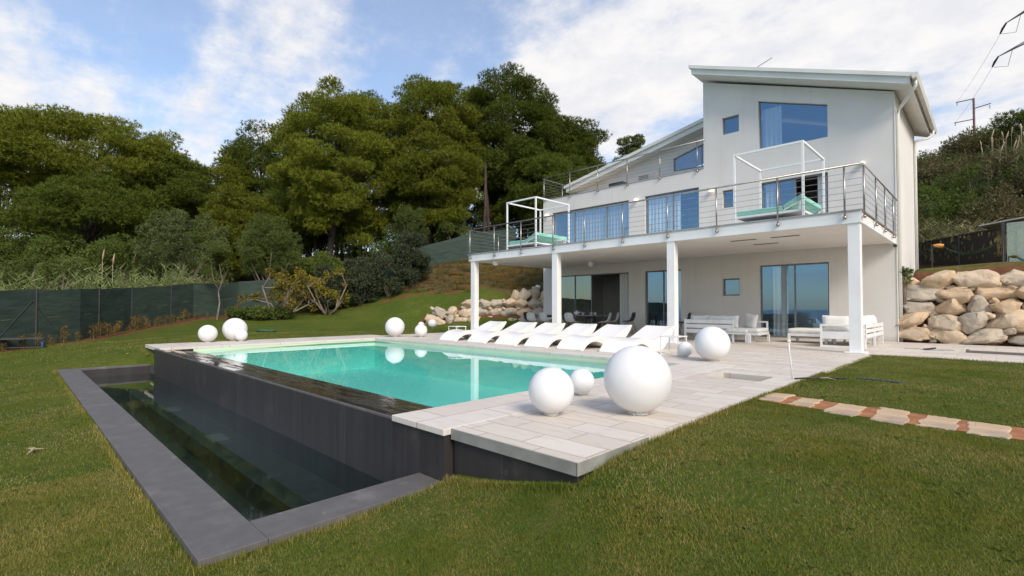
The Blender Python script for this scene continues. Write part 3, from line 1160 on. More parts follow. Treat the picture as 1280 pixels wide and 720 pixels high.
# tower wall above, with the big window whose head follows the roof
wall_panel(mb, XT, -5.98, 6.42, ttop, [OP['topsm']], YF, TH)
bw = (-5.98, -3.85, 6.66, 8.48, 7.74)
for yy in (YF, YF + TH):
    mb.quad((-5.98, yy, 6.42), (-3.85, yy, 6.42), (-3.85, yy, bw[2]), (-5.98, yy, bw[2]))
    mb.quad((-5.98, yy, bw[3]), (-3.85, yy, bw[4]), (-3.85, yy, ttop(-3.85)), (-5.98, yy, ttop(-5.98)))
    mb.quad((-3.85, yy, 6.42), (XR, yy, 6.42), (XR, yy, ttop(XR)), (-3.85, yy, ttop(-3.85)))
mb.quad((-5.98, YF, bw[2]), (-5.98, YF, bw[3]), (-5.98, YF + TH, bw[3]), (-5.98, YF + TH, bw[2]))
mb.quad((-3.85, YF, bw[4]), (-3.85, YF, bw[2]), (-3.85, YF + TH, bw[2]), (-3.85, YF + TH, bw[4]))
mb.quad((-5.98, YF, bw[3]), (-3.85, YF, bw[4]), (-3.85, YF + TH, bw[4]), (-5.98, YF + TH, bw[3]))
mb.quad((-3.85, YF, bw[2]), (-5.98, YF, bw[2]), (-5.98, YF + TH, bw[2]), (-3.85, YF + TH, bw[2]))
mb.build('front_wall', 'plaster', villa, world=True, fixn=False)
# remaining walls
mb = MB()
mb.prism([(YF + .003, 0), (YB, 0), (YB, ttop(XR) - 0.01), (YF + .003, ttop(XR) - 0.01)], 'x', XR - 0.25, XR + 0.004)
mb.build('side_wall', 'plaster', villa, world=True)
mb = MB()
mb.box(XL - .001, XL + .25, YF + 0.003, YB, 0, 6.42)
mb.box(XL, XR - .25, YB - .25, YB, 0, 6.42)
mb.box(XT, XT + .25, YF + .003, YB, 6.42, 9.6)
mb.add([(XT, YB - .2, 6.42), (XR, YB - .2, 6.42), (XR, YB - .2, ttop(XR) - .05), (XT, YB - .2, ttop(XT) - .05)], [(0, 1, 2, 3)])
mb.build('back_wall', 'plaster', villa, world=True)
# storey slabs and inner walls
mb = MB()
mb.box(XL + .25, XR - .25, YF + TH, YB - .25, 2.80, 3.20)
mb.box(XL + .25, XR - .25, YF + .05, YB - .25, 6.0, 6.40)
for x in (-11.0, -8.3, -6.4):
    mb.box(x, x + .12, YF + TH, YB - .3, 0.02, 2.8)
    mb.box(x, x + .12, YF + TH, YB - .3, 3.2, 6.0)
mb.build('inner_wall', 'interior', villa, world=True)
mb = MB()
mb.box(XL + .26, XR - .26, YF + .02, YB - .3, 0.001, 0.02)
mb.box(XL + .26, XR - .26, YF + TH + .01, YB - .3, 3.2, 3.22)
mb.box(XT + .26, XR - .26, YF + TH + .01, YB - .3, 6.4, 6.43)
mb.build('inner_floor', 'interior_floor', villa, world=True)


def rect_frame(mb, x0, x1, y0, y1, z0, z1, w):
    mb.box(x0, x1, y0, y1, z0, z0 + w)
    mb.box(x0, x1, y0, y1, z1 - w, z1)
    mb.box(x0, x0 + w, y0, y1, z0 + w, z1 - w)
    mb.box(x1 - w, x1, y0, y1, z0 + w, z1 - w)


def curtain(x0, x1, y, z0, z1, parent, amp=0.035, wl=0.16, mat='curtain'):
    c = MB()
    n_ = max(6, int((x1 - x0) / 0.025))
    pts = []
    for i_ in range(n_ + 1):
        x = x0 + (x1 - x0) * i_ / n_
        pts.append((x, y + amp * math.sin(2 * math.pi * x / wl) + 0.3 * amp * math.sin(2 * math.pi * x / (wl * 2.7))))
    for a, b in zip(pts[:-1], pts[1:]):
        c.quad((a[0], a[1], z0), (b[0], b[1], z0), (b[0], b[1], z1), (a[0], a[1], z1))
    return c.build('curtain', mat, parent, world=True, smooth=True, fixn=False)


def window(o, panes, curtains=(), name='window', fw=0.045, depth=0.10, glass='glass', open_range=None):
    x0, x1, z0, z1 = o[:4]
    f = MB()
    y0, y1 = YF + depth, YF + depth + 0.06
    rect_frame(f, x0 + .003, x1 - .003, y0, y1, z0 + .004, z1 - .003, fw)
    for p in panes[1:-1]:
        f.box(p - fw / 2, p + fw / 2, y0 + .004, y1 - .004, z0 + fw + .004, z1 - fw - .003)
    root = f.build(name, 'frame_grey', villa, world=True)
    for a, b in zip(panes[:-1], panes[1:]):
        if open_range and a >= open_range[0] - 1e-3 and b <= open_range[1] + 1e-3:
            continue
        g = MB()
        g.quad((a + fw / 2, y0 + .03, z0 + fw), (b - fw / 2, y0 + .03, z0 + fw), (b - fw / 2, y0 + .03, z1 - fw), (a + fw / 2, y0 + .03, z1 - fw))
        g.build('pane', glass, root, world=True, fixn=False)
    for a, b in curtains:
        curtain(a, b, YF + 0.24, z0 + 0.03, z1 - 0.01, root)
    return root


window(OP['lowbig'], [-6.0, -4.90, -3.87], [(-5.62, -5.15)], 'sliding_door')
window(OP['low2'], [-10.55, -9.75, -8.95], [(-9.35, -9.0)], 'sliding_door')
window(OP['lowsm'], [-7.31, -6.69])
window(OP['low3'], [-15.28, -14.3, -13.35, -11.32], [(-11.95, -11.4)], 'sliding_door', glass='glass_clear', open_range=(-13.35, -11.32))
window(OP['mid3'], [-15.6, -14.3, -12.48, -11.30], [(-14.85, -11.36)], 'sliding_door', open_range=(-15.6, -14.9))
window(OP['mid2'], [-10.53, -9.3, -8.19], [(-10.48, -9.05)], 'sliding_door')
window(OP['midsm'], [-7.28, -6.79])
window(OP['midsl'], [-5.93, -5.35, -4.85, -3.86], [(-5.85, -5.5), (-4.2, -3.95)], 'sliding_door', open_range=(-4.85, -3.86))
window(OP['topsm'], [-7.27, -6.66])
# big window under the sloping roof
f = MB()
yy0, yy1 = YF + .10, YF + .16
for (a, b) in (((-5.98, 6.66), (-3.85, 6.66)), ((-3.85, 6.66), (-3.85, 7.74)), ((-3.85, 7.74), (-5.98, 8.48)), ((-5.98, 8.48), (-5.98, 6.66))):
    f.bar((a[0] * .995 - .02, yy0 + .03, a[1]), (b[0] * .995 - .02, yy0 + .03, b[1]), 0.025)
root = f.build('window', 'frame_grey', villa, world=True)
g = MB()
g.quad((-5.96, yy0 + .03, 6.68), (-3.87, yy0 + .03, 6.68), (-3.87, yy0 + .03, 7.72), (-5.96, yy0 + .03, 8.46))
g.build('pane', 'glass', root, world=True, fixn=False)
curtain(-5.92, -5.28, YF + 0.24, 6.68, 8.2, root)

# tower roof: two stepped fascias, soffit, gutter at the low side
mb = MB()
rz = lambda x: 10.26 - 0.3797 * (x + 8.13)
def roofslab(mb, x0, x1, y0, y1, top, th, fn):
    vs = []
    for y in (y0, y1):
        vs += [(x0, y, fn(x0) + top - th), (x1, y, fn(x1) + top - th), (x1, y, fn(x1) + top), (x0, y, fn(x0) + top)]
    mb.add(vs, [(0, 1, 2, 3), (7, 6, 5, 4), (0, 4, 5, 1), (1, 5, 6, 2), (2, 6, 7, 3), (3, 7, 4, 0)])
roofslab(mb, -8.24, -1.56, 18.02, 24.5, 0.02, 0.12, rz)
roofslab(mb, -8.16, -1.66, 18.09, 24.42, -0.1005, 0.20, rz)
roof = mb.build('roof', 'roof_white', villa, world=True)
mb = MB()
zg = rz(-1.6)
mb.prism([(-1.60, zg - .16), (-1.62, zg - .03), (-1.60, zg - .01), (-1.48, zg - .01), (-1.46, zg - .04), (-1.50, zg - .15)], 'y', 18.0, 24.52)
mb.build('gutter', 'roof_white', roof, world=True)
for pts in ([(-1.55, 18.25, zg - .14), (-1.55, 18.25, zg - .30), (-1.62, 18.3, zg - .42), (-2.02, 18.92, zg - .70), (-2.045, 18.95, zg - .85), (-2.045, 18.95, 0.02)],
            [(-1.55, 23.9, zg - .14), (-1.55, 23.9, zg - .32), (-1.7, 23.8, zg - .45), (-2.03, 23.55, zg - .55), (-2.045, 23.55, zg - .7), (-2.045, 23.55, 1.5)]):
    d = MB()
    d.tube(pts, 0.045, 10)
    d.build('downpipe', 'roof_white', villa, world=True, smooth=True)
# corner strip beside the downpipe
mb = MB()
mb.box(-2.11, -2.085, 18.735, 18.80, 0.01, 7.55)
mb.build('corner_trim', 'roof_white', villa, world=True)
# chimney pot and aerial on the roof
mb = MB()
mb.tube([(-6.93, 20.98, 9.6), (-6.93, 20.98, 10.75)], 0.025, 6)
mb.tube([(-6.93, 20.98, 10.68), (-6.1, 20.75, 10.83)], 0.014, 5)
mb.build('aerial', 'galv', villa, world=True)

# low wing: set back wall with its own pitched roof
wr = lambda x: 7.41 + 0.2135 * (x + 16.05)
YW = 20.9
mb = MB()
tw = lambda x: wr(x) - 0.30
tri = [(-10.28, 7.19), (-8.0, 7.10), (-8.0, 8.40), (-10.28, 7.77)]
mb.add([(-15.9, YW, 6.4), (-10.28, YW, 6.4), (-10.28, YW, tw(-10.28)), (-15.9, YW, tw(-15.9))], [(0, 1, 2, 3)])
mb.add([(-10.28, YW, 6.4), (-7.99, YW, 6.4), (-7.99, YW, 7.10), (-10.28, YW, 7.19)], [(0, 1, 2, 3)])
mb.add([(-10.28, YW, 7.77), (-7.99, YW, 8.40), (-7.99, YW, tw(-7.99)), (-10.28, YW, tw(-10.28))], [(0, 1, 2, 3)])
mb.box(-15.9, -15.7, YW, YB, 6.4, 7.2)
mb.build('attic_wall', 'plaster', villa, world=True)
mb = MB()
roofslab(mb, -16.08, -7.99, 20.24, 24.4, 0.02, 0.14, wr)
roofslab(mb, -15.98, -7.99, 20.32, 24.3, -0.1205, 0.22, wr)
mb.build('roof', 'roof_white', villa, world=True)
f = MB()
tt = [(-10.25, 7.21), (-8.0, 7.13), (-8.0, 8.36), (-10.25, 7.75)]
for a, b in zip(tt, tt[1:] + tt[:1]):
    f.bar((a[0], YW + .05, a[1]), (b[0], YW + .05, b[1]), 0.025)
f.bar((-9.0, YW + .05, 7.15), (-9.0, YW + .05, 8.08), 0.02)
root = f.build('window', 'frame_grey', villa, world=True)
g = MB()
g.add([(a, YW + .05, b) for a, b in tt], [(0, 1, 2, 3)])
g.build('pane', 'glass', root, world=True, fixn=False)
# terrace floor edge cap of the upper deck
mb = MB()
mb.box(XL - .02, XT, YF - .02, YF + .2, 6.425, 6.455)
mb.build('coping', 'ac_grey', villa, world=True)
mb = MB()
mb.box(XL + .0, XT, YF + .2, YW, 6.402, 6.42)
mb.build('terrace_floor', 'travertine', villa, world=True)

# balcony
mb = MB()
mb.box(-15.65, -2.13, 13.38, 18.745, 3.0, 3.20)
mb.build('balcony_slab', 'ceiling_plaster', villa, world=True)
mb = MB()
mb.box(-15.66, -2.12, 13.36, 13.50, 2.955, 3.238)
mb.box(-2.26, -2.115, 13.50, 18.74, 2.955, 3.12)
mb.box(-15.665, -15.52, 13.50, 18.74, 2.955, 3.12)
mb.build('balcony_fascia', 'white_paint', villa, world=True, bevel=0.005)
mb = MB()
mb.box(-15.69, -2.09, 13.33, 18.74, 3.239, 3.262)
mb.build('balcony_floor', 'ac_grey', villa, world=True)
for x in (-15.43, -11.05, -6.70, -2.27):
    mb = MB()
    mb.box(x - .118, x + .118, 13.385, 13.62, 0.03, 2.957)
    c_ = mb.build('column', 'white_paint', villa, world=True, bevel=0.006)
    mb = MB()
    mb.box(x - .20, x + .20, 13.30, 13.70, 0.004, 0.035)
    mb.build('base_plate', 'white_paint', c_, world=True, bevel=0.004)


def railing(posts, rail, zt, zb, cables=7, clamps=True):
    """posts list of (x,y,nx,ny); rail polyline"""
    h = MB()
    h.tube([(x, y, zt) for x, y in rail], 0.024, 8)
    r_ = h.build('railing', 'steel', villa, world=True, smooth=True)
    for (x, y) in posts:
        p = MB()
        p.tube([(x, y, zb), (x, y, zt - .02)], 0.021, 8)
        if clamps:
            p.tube([(x, y - .03, zb + .04), (x, y + .06, zb + .04)], 0.035, 8)
        p.build('post', 'steel', r_, world=True, smooth=True)
    for k in range(cables):
        z = zb + 0.16 + (zt - zb - 0.26) * k / (cables - 0.5)
        c_ = MB()
        c_.tube([(x, y, z) for x, y in rail], 0.006, 5)
        c_.build('cable', 'steel', r_, world=True)
    return r_


px_ = [-15.5, -14.05, -12.6, -11.05, -9.7, -8.25, -6.75, -5.33, -3.82, -2.42]
railing([(x, 13.30) for x in px_] + [(-2.07, y) for y in (13.42, 15.0, 16.4, 17.9)] + [(-15.68, y) for y in (13.42, 15.1, 16.9, 18.6)],
        [(-15.68, 18.72), (-15.68, 13.30), (-2.07, 13.30), (-2.07, 18.72)], 4.27, 3.05)
railing([(x, 18.69) for x in (-16.1, -14.47, -12.88, -11.34, -9.80, -8.22)] + [(-16.22, 20.3)], [(-16.22, 21.2), (-16.22, 18.69), (-7.93, 18.69)], 7.53, 6.34)

# wall lamps, camera and a hanging globe under the balcony
for (x, y, z, lit) in ((-7.67, 18.66, 5.50, 1), (-2.92, 18.66, 5.55, 0), (-15.92, 18.66, 5.62, 1), (-10.9, 18.66, 5.62, 1)):
    mb = MB()
    mb.sphere((x, y, z), 0.10, 16, 10, zmin=-0.3)
    lm = mb.build('wall_lamp', 'lamp_lit' if lit else 'lamp_white', villa, world=True, smooth=True)
mb = MB()
mb.box(-2.16, -2.08, 18.55, 18.70, 2.86, 2.93)
mb.tube([(-2.12, 18.7, 2.9), (-2.12, 18.76, 2.95)], .015, 6)
mb.build('security_camera', 'dark_metal', villa, world=True)
for (x, y) in ((-14.7, 14.0), (-12.2, 17.2)):
    mb = MB()
    mb.sphere((x, y, 2.90), 0.13, 18, 12)
    mb.tube([(x, y, 2.96), (x, y, 3.0)], 0.05, 10)
    mb.build('ceiling_lamp', 'lamp_white', villa, world=True, smooth=True)
for (x, y) in ((-5.2, 14.9), (-4.1, 14.9), (-5.0, 16.2)):
    mb = MB()
    mb.box(x - .35, x + .35, y - .05, y + .05, 2.985, 2.999)
    mb.build('ceiling_fixture', 'interior', villa, world=True)

# ------------------------------------------------------------------ boulder walls
def boulder(mbname, parent, c, sx, sy, sz, seed, rz=0.0):
    r_ = random.Random(seed)
    import bmesh
    bm = bmesh.new()
    bmesh.ops.create_icosphere(bm, subdivisions=4, radius=1)
    ph = [(r_.uniform(-1, 1), r_.uniform(-1, 1), r_.uniform(-1, 1), r_.uniform(0.50, 0.88)) for _ in range(22)]
    planes = [(Vector(p[:3]).normalized(), p[3]) for p in ph]
    from mathutils import noise as NZ
    o = Vector((seed * 3.17, seed * 1.3, 0))
    for v in bm.verts:
        p = v.co.copy()
        p = Vector([math.copysign(abs(q) ** 0.5, q) for q in p])
        for n_, d_ in planes:
            e = p.dot(n_) - d_
            if e > 0:
                p -= n_ * e
        p += v.co * (0.10 * NZ.noise(p * 1.5 + o) + 0.07 * NZ.noise(p * 3.6 + o) + 0.045 * NZ.noise(p * 9 + o))
        v.co = Vector((p.x * sx, p.y * sy, p.z * sz))
    bm.transform(Matrix.Rotation(rz, 4, 'Z') @ Matrix.Rotation(r_.uniform(-.12, .12), 4, 'Y'))
    me_ = bpy.data.meshes.new(mbname)
    bm.to_mesh(me_)
    bm.free()
    me_.materials.append(M['boulder'])
    me_.polygons.foreach_set('use_smooth', [True] * len(me_.polygons))
    ob = bpy.data.objects.new(mbname, me_)
    COL.objects.link(ob)
    ob.parent = parent
    pl = worldloc(parent)
    ob.location = (c[0] - pl.x, c[1] - pl.y, c[2] - pl.z)
    return ob


def boulder_wall(name, label, A, B, hA, hB, base_z, rows, seed, lean=0.35, sizes=(0.42, 0.75), hmin=0.2):
    r_ = random.Random(seed)
    A = Vector((*A, 0))
    B = Vector((*B, 0))
    L = (B - A).length
    d = (B - A) / L
    nrm = Vector((-d.y, d.x, 0))          # away from the viewer side
    root_ = empty(name, (A.x, A.y, base_z), label, 'retaining wall')
    rz = math.atan2(d.y, d.x)
    z = 0
    cnt = 0
    row = 0
    while z < max(hA, hB) - 0.12:
        rh = r_.uniform(*rows)
        u = r_.uniform(-.3, 0)
        while u < L:
            w = r_.uniform(*sizes) * (1.0 if r_.random() < .72 else 1.55)
            hh = hA + (hB - hA) * min(1, max(0, (u + w / 2) / L))
            if z + rh * .55 < hh:
                sz = min(rh, hh - z + .12) * r_.uniform(.92, 1.12)
                p = A + d * (u + w / 2) + nrm * (lean * (z + rh / 2) + r_.uniform(-.04, .06))
                boulder('boulder', root_, (p.x, p.y, base_z + z + rh / 2 + r_.uniform(-.03, .03)), w / 2 * 1.52, r_.uniform(.36, .44), sz / 2 * 1.68, seed * 100 + cnt, rz)
                cnt += 1
                if r_.random() < .95:
                    q = A + d * u + nrm * (lean * (z + rh * .5) - .02)
                    k_ = r_.uniform(.10, .17)
                    boulder('boulder', root_, (q.x, q.y, base_z + z + rh * r_.choice((.08, .95))), k_ * 1.25, k_, k_ * .9, seed * 100 + 50 + cnt, rz)
            u += w * 1.0
        z += rh * 0.93
        row += 1
    # soil packed behind the stones
    sb = MB()
    off = nrm * 0.16
    vs = []
    K = 10
    for k in range(K + 1):
        p = A + d * (L * k / K)
        hh = (hA + (hB - hA) * k / K) * 0.93
        for (zz_, oo) in ((-0.1, 0.12), (hh, 0.12 + lean * hh), (hh - .05, 1.1 + lean * hh)):
            q = p + nrm * oo
            vs.append((q.x, q.y, base_z + zz_))
    fs = []
    for k in range(K):
        for j in (0, 1):
            a = k * 3 + j
            fs.append((a, a + 3, a + 4, a + 1))
    sb.add(vs, fs)
    sb.build('packed_soil', 'dark_soil', root_, world=True)
    return root_


boulder_wall('boulder_wall', 'low wall of rounded tan boulders rising along the lawn left of the villa', (-22.7, 16.25), (-16.3, 20.9), 0.75, 2.45, 0.0, (0.46, 0.62), 5, 0.30, (0.52, 0.80))
boulder_wall('boulder_wall', 'tall wall of big sandy boulders right of the villa corner under the black screen', (-2.0, 18.85), (5.0, 19.15), 2.05, 2.1, 0.0, (0.34, 0.47), 9, 0.40, (0.52, 0.86))

# ------------------------------------------------------------------ garden fence with green net
def fence_piece(pts, label, hts, hgt):
    f0 = pts[0]
    root_ = empty('net_fence', (f0[0], f0[1], T(*f0)), label, 'fence', 'green net fences round the garden')
    # densify
    D = []
    for (a, b) in zip(pts[:-1], pts[1:]):
        n_ = max(2, int(math.hypot(b[0] - a[0], b[1] - a[1]) / 0.4))
        for k in range(n_):
            D.append((a[0] + (b[0] - a[0]) * k / n_, a[1] + (b[1] - a[1]) * k / n_))
    D.append(pts[-1])
    mb_ = MB()
    r_ = random.Random(7)
    for a, b in zip(D[:-1], D[1:]):
        wa, wb = 0.02 * math.sin(a[0] * 3), 0.02 * math.sin(b[0] * 3)
        za, zb = T(*a), T(*b)
        for (l0, l1) in ((-.1, .5), (.5, 1.0)):
            mb_.quad((a[0] + wa * l0, a[1], za + max(l0, -.05) * hgt), (b[0] + wb * l0, b[1], zb + max(l0, -.05) * hgt), (b[0] + wb * l1, b[1], zb + l1 * hgt + .02 * math.sin(b[0] * 5)), (a[0] + wa * l1, a[1], za + l1 * hgt + .02 * math.sin(a[0] * 5)))
    mb_.build('net', 'shade_net', root_, world=True, fixn=False)
    acc = 0
    last = None
    for k, p in enumerate(D):
        if last is None or math.hypot(p[0] - last[0], p[1] - last[1]) > 2.6:
            q = MB()
            z = T(*p)
            q.tube([(p[0] - .05, p[1] + .05, z - .3), (p[0] - .05, p[1] + .05, z + hgt + .06)], 0.03, 6)
            q.build('post', 'dark_metal', root_, world=True)
            if (k // 7) % 3 == 1 and k + 3 < len(D):
                for sgn in (-3, 3):
                    e = D[k + sgn]
                    b_ = MB()
                    b_.tube([(p[0] + .05, p[1] - .05, z + hgt * .8), (e[0] + .12, e[1] - .12, T(*e) + .02)], 0.011, 5)
                    b_.build('brace', 'dark_metal', root_, world=True)
            last = p
    return root_


fence_piece(FENCE[:8], 'dark green net fence along the left side of the lawn', None, 1.95)
fence_piece(FENCE[8:], 'dark green net fence climbing the bank beside the balcony', None, 1.75)

# ------------------------------------------------------------------ globes
def globe(x, y, d, z0, label, group='white globe lamps'):
    mb_ = MB()
    mb_.sphere((0, 0, d / 2 + 0.012), d / 2, 64, 36)
    o_ = mb_.build('globe_lamp', 'globe', smooth=True)
    o_.location = (x, y, z0)
    tag(o_, label, 'globe lamp', group)
    b_ = MB()
    r_ = d * 0.16
    b_.lathe([(0, 0), (r_, 0), (r_, 0.02 + d * .012), (r_ * .8, 0.03 + d * .02), (0, 0.03 + d * .02)], (0, 0, 0.0), 20)
    if d > 0.6:
        b_.tube([(r_ * .2, -r_, 0.0), (r_ * .2, -r_ * 1.15, 0.03)], 0.012, 6)
    b_.build('foot', 'globe_foot', o_)
    return o_


for g_ in [
    (-2.50, 4.29, .645, .004, 'largest looking white globe on the deck near the pool corner'),
    (-3.064, 3.66, .44, .004, 'medium white globe at the near end of the pool coping, leftmost of three'),
    (-3.48, 4.71, .30, .004, 'small white globe half hidden between two bigger globes at the pool corner'),
    (-3.93, 9.54, .657, .0, 'large white globe on the deck in front of the left outdoor sofa'),
    (-4.65, 9.91, .31, .0, 'small white globe beside the white side table behind the loungers'),
    (-15.28, 9.60, .677, .004, 'large white globe at the far corner of the pool'),
    (-14.47, 10.15, .44, .0, 'medium white globe on paving left of the farthest lounger'),
    (-20.55, 14.42, .32, None, 'small white globe on the lawn peeping over a medium one by the loungers'),
    (-16.95, 4.91, .70, .0, 'large white globe on the far left pool edge, tallest of its cluster'),
    (-16.6, 4.98, .37, .0, 'small white globe overlapping the large one on the far left pool edge'),
    (-16.79, 4.13, .507, .0, 'white globe nearest the left end of the pool paving'),
    (-20.39, 14.99, .444, None, 'white globe on grass at the foot of the left boulder wall'),
    (-18.35, 20.75, .31, None, 'tiny white globe on top of the left boulder wall'),
]:
    x, y, d, z0, lab = g_
    z = T(x, y) - 0.0 if z0 is None else z0
    if 'tiny' in lab:
        z = max(z, 2.0)
    globe(x, y, d, z, lab)

# ------------------------------------------------------------------ loungers
def spline(P, n=6):
    out = []
    m = len(P)
    for i in range(m - 1):
        p0, p1, p2, p3 = P[max(i - 1, 0)], P[i], P[i + 1], P[min(i + 2, m - 1)]
        for k in range(n):
            t_ = k / n
            out.append(tuple(0.5 * (2 * p1[a] + (p2[a] - p0[a]) * t_ + (2 * p0[a] - 5 * p1[a] + 4 * p2[a] - p3[a]) * t_ ** 2 + (3 * p1[a] - p0[a] - 3 * p2[a] + p3[a]) * t_ ** 3) for a in (0, 1)))
    out.append(P[-1])
    return out


top = spline([(0, .025), (.12, .14), (.28, .25), (.48, .31), (.75, .32), (1.0, .285), (1.22, .255), (1.42, .285), (1.7, .38), (2.0, .49), (2.25, .565)], 5)
bot = spline([(2.30, .545), (2.18, .40), (2.02, .27), (1.85, .16), (1.72, .05), (1.55, .0), (1.2, .0), (1.02, .04), (.85, .13), (.65, .185), (.45, .18), (.25, .11), (.10, .0), (0, 0)], 5)


def make_lounger():
    root_ = empty('sun_lounger', (0, 0, 0), None, 'sun lounger', 'wave shaped sun loungers by the pool')
    b_ = MB()
    w = 0.385
    # loft a rounded cross section: outline, slightly dished in the middle of the top
    nt_ = len(top)
    xs_ = [-w, -w + .02, -w * .5, 0, w * .5, w - .02, w]
    prof = []
    for x in xs_:
        ed = abs(x) / w
        dish = -0.012 * (1 - ed ** 2)
        prof.append([(x, p[0], p[1] + dish) for p in top] + [(x, p[0], p[1]) for p in bot])
    vs = [v for pr_ in prof for v in pr_]
    L_ = len(prof[0])
    fs = []
    for i in range(len(prof) - 1):
        for j in range(L_):
            k = (j + 1) % L_
            fs.append((i * L_ + j, i * L_ + k, (i + 1) * L_ + k, (i + 1) * L_ + j))
    # side faces as strips between top and bottom
    for i in (0, len(prof) - 1):
        nb = len(bot)
        for j in range(nt_ - 1):
            f0 = j / (nt_ - 1)
            f1 = (j + 1) / (nt_ - 1)
            a0 = nt_ + nb - 1 - round(f0 * (nb - 1))
            a1 = nt_ + nb - 1 - round(f1 * (nb - 1))
            q = [i * L_ + j, i * L_ + j + 1, i * L_ + a1]
            if a0 != a1:
                q.append(i * L_ + a0)
            fs.append(tuple(q))
            if a0 - a1 > 1:
                for m_ in range(a1, a0 - 1):
                    fs.append((i * L_ + a0, i * L_ + m_, i * L_ + m_ + 1))
    b_.add(vs, fs)
    o_ = b_.build('lounger_shell', 'lounger', root_, smooth=False, bevel=0.012, seg=3)
    for p in o_.data.polygons:
        p.use_smooth = abs(p.normal.x) < 0.5
    return root_


lo = make_lounger()
for i, (x, lab) in enumerate([(-12.30, 'farthest white wave lounger, beside the leftmost balcony column'), (-10.985, 'second farthest white wave lounger, between the first two balcony columns'),
                              (-9.73, 'third farthest white wave lounger, in front of the second balcony column'), (-8.63, 'fourth farthest white wave lounger, in front of the dining table'),
                              (-7.49, 'white wave lounger showing its arched underside, second nearest'), (-6.22, 'nearest white wave lounger, partly behind the largest looking globe')]):
    o = lo if i == 0 else copy_tree(lo)
    o.location = (x, 9.60 + (0.03 if i % 2 else 0), 0.004)
    o.rotation_euler = (0, 0, [0.01, -0.015, 0.02, 0.0, -0.01, 0.015][i])
    o['label'] = lab


# small wire side tables
def side_table(x, y, label, rz=0.0):
    root_ = empty('side_table', (x, y, 0.0), label, 'side table', 'white side tables by the loungers', rz)
    b_ = MB()
    b_.box(-.22, .22, -.22, .22, .395, .415)
    b_.build('table_top', 'sofa_frame', root_, bevel=0.004)
    for sx in (-1, 1):
        for sy in (-1, 1):
            l_ = MB()
            l_.bar((sx * .20, sy * .20, 0.0), (sx * .20, sy * .20, .395), 0.010)
            l_.build('leg', 'sofa_frame', root_)
    f_ = MB()
    for sx in (-1, 1):
        f_.bar((sx * .20, -.19, .02), (sx * .20, .19, .02), 0.008)
    f_.build('floor_bar', 'sofa_frame', root_)
    return root_


side_table(-12.95, 10.55, 'white wire side table behind the farthest lounger, by the leftmost column')
side_table(-5.05, 10.2, 'white wire side table right of the nearest lounger')


# ------------------------------------------------------------------ outdoor sofas
def cushion(parent, x0, x1, y0, y1, z0, z1, name='cushion', mat='cushion', tilt=None):
    b_ = MB()
    b_.box(-(x1 - x0) / 2, (x1 - x0) / 2, -(y1 - y0) / 2, (y1 - y0) / 2, -(z1 - z0) / 2, (z1 - z0) / 2)
    o_ = b_.build(name, mat, parent, bevel=min(z1 - z0, x1 - x0, y1 - y0) * .38, seg=4, smooth=True)
    o_.location = ((x0 + x1) / 2, (y0 + y1) / 2, (z0 + z1) / 2)
    if tilt:
        o_.rotation_euler = tilt
    return o_


def pillow(parent, c, w, h, th, rot, name='pillow', mat='cushion'):
    b_ = MB()
    n_ = 12
    vs = []
    for sgn in (1, -1):
        for i in range(n_ + 1):
            for j in range(n_ + 1):
                u, v = i / n_ * 2 - 1, j / n_ * 2 - 1
                bulge = (max(0, 1 - u ** 4) * max(0, 1 - v ** 4)) ** 0.6
                pin = 1 - 0.07 * (1 - abs(u)) * abs(v) ** 2 - 0.0
                pin2 = 1 - 0.07 * (1 - abs(v)) * abs(u) ** 2
                vs.append((u * w / 2 * pin2, sgn * th / 2 * bulge, v * h / 2 * pin))
    m_ = (n_ + 1) ** 2
    fs = []
    for s_ in range(2):
        for i in range(n_):
            for j in range(n_):
                a = s_ * m_ + i * (n_ + 1) + j
                q = (a, a + 1, a + n_ + 2, a + n_ + 1)
                fs.append(q if s_ else q[::-1])
    b_.add(vs, fs)
    o_ = b_.build(name, mat, parent, smooth=True, fixn=False)
    o_.location = c
    o_.rotation_euler = rot
    return o_


def slat_back(b_, x0, x1, y0, y1, z0, z1, n_=3, alongx=True):
    gap = 0.035
    h = (z1 - z0 - gap * (n_ - 1)) / n_
    for k in range(n_):
        a = z0 + k * (h + gap)
        b_.box(x0, x1, y0, y1, a, a + h)


# left sofa, slatted back towards the pool
sf = empty('outdoor_sofa', (-7.2, 15.3, 0), 'white slatted corner sofa with its back to the pool, left of the big glass door', 'sofa', 'white outdoor sofas')
b = MB()
slat_back(b, 0.04, 1.50, 0.0, 0.05, 0.24, 0.66)
for x in (0.0, 1.50):
    b.box(x, x + .06, -0.005, .055, 0.0, 0.68)
b.build('backrest', 'sofa_frame', sf, bevel=0.004)
b = MB()
b.box(0.0, 2.25, 0.06, .98, .22, .30)
b.box(1.50, 2.0, 0.0, .06, .22, .30)
for (x, y) in ((0.0, .92), (1.97, -.04), (2.2, .92), (1.2, .92)):
    b.box(x, x + .07, y, y + .07, 0, .22)
b.build('seat_frame', 'sofa_frame', sf, bevel=0.004)
b = MB()
slat_back(b, 0.0, 0.05, 0.07, .98, .30, .66)
b.build('side_panel', 'sofa_frame', sf, bevel=0.004)
cushion(sf, 0.08, 1.48, .10, .98, .30, .42, 'seat_cushion')
cushion(sf, 1.50, 2.24, .02, .98, .30, .42, 'seat_cushion')
for (x, r0) in ((.42, .1), (.95, -.08), (1.35, .05)):
    pillow(sf, (x, .20, .60), .56, .40, .17, (-0.2, 0, r0))
pillow(sf, (1.84, .62, .62), .50, .46, .17, (-0.15, 0.1, -.5))
# far arm
b = MB()
rect_frame(b, 1.62, 2.22, .96, 1.0, .30, .62, .05)
b.build('armrest', 'sofa_frame', sf, bevel=0.003)

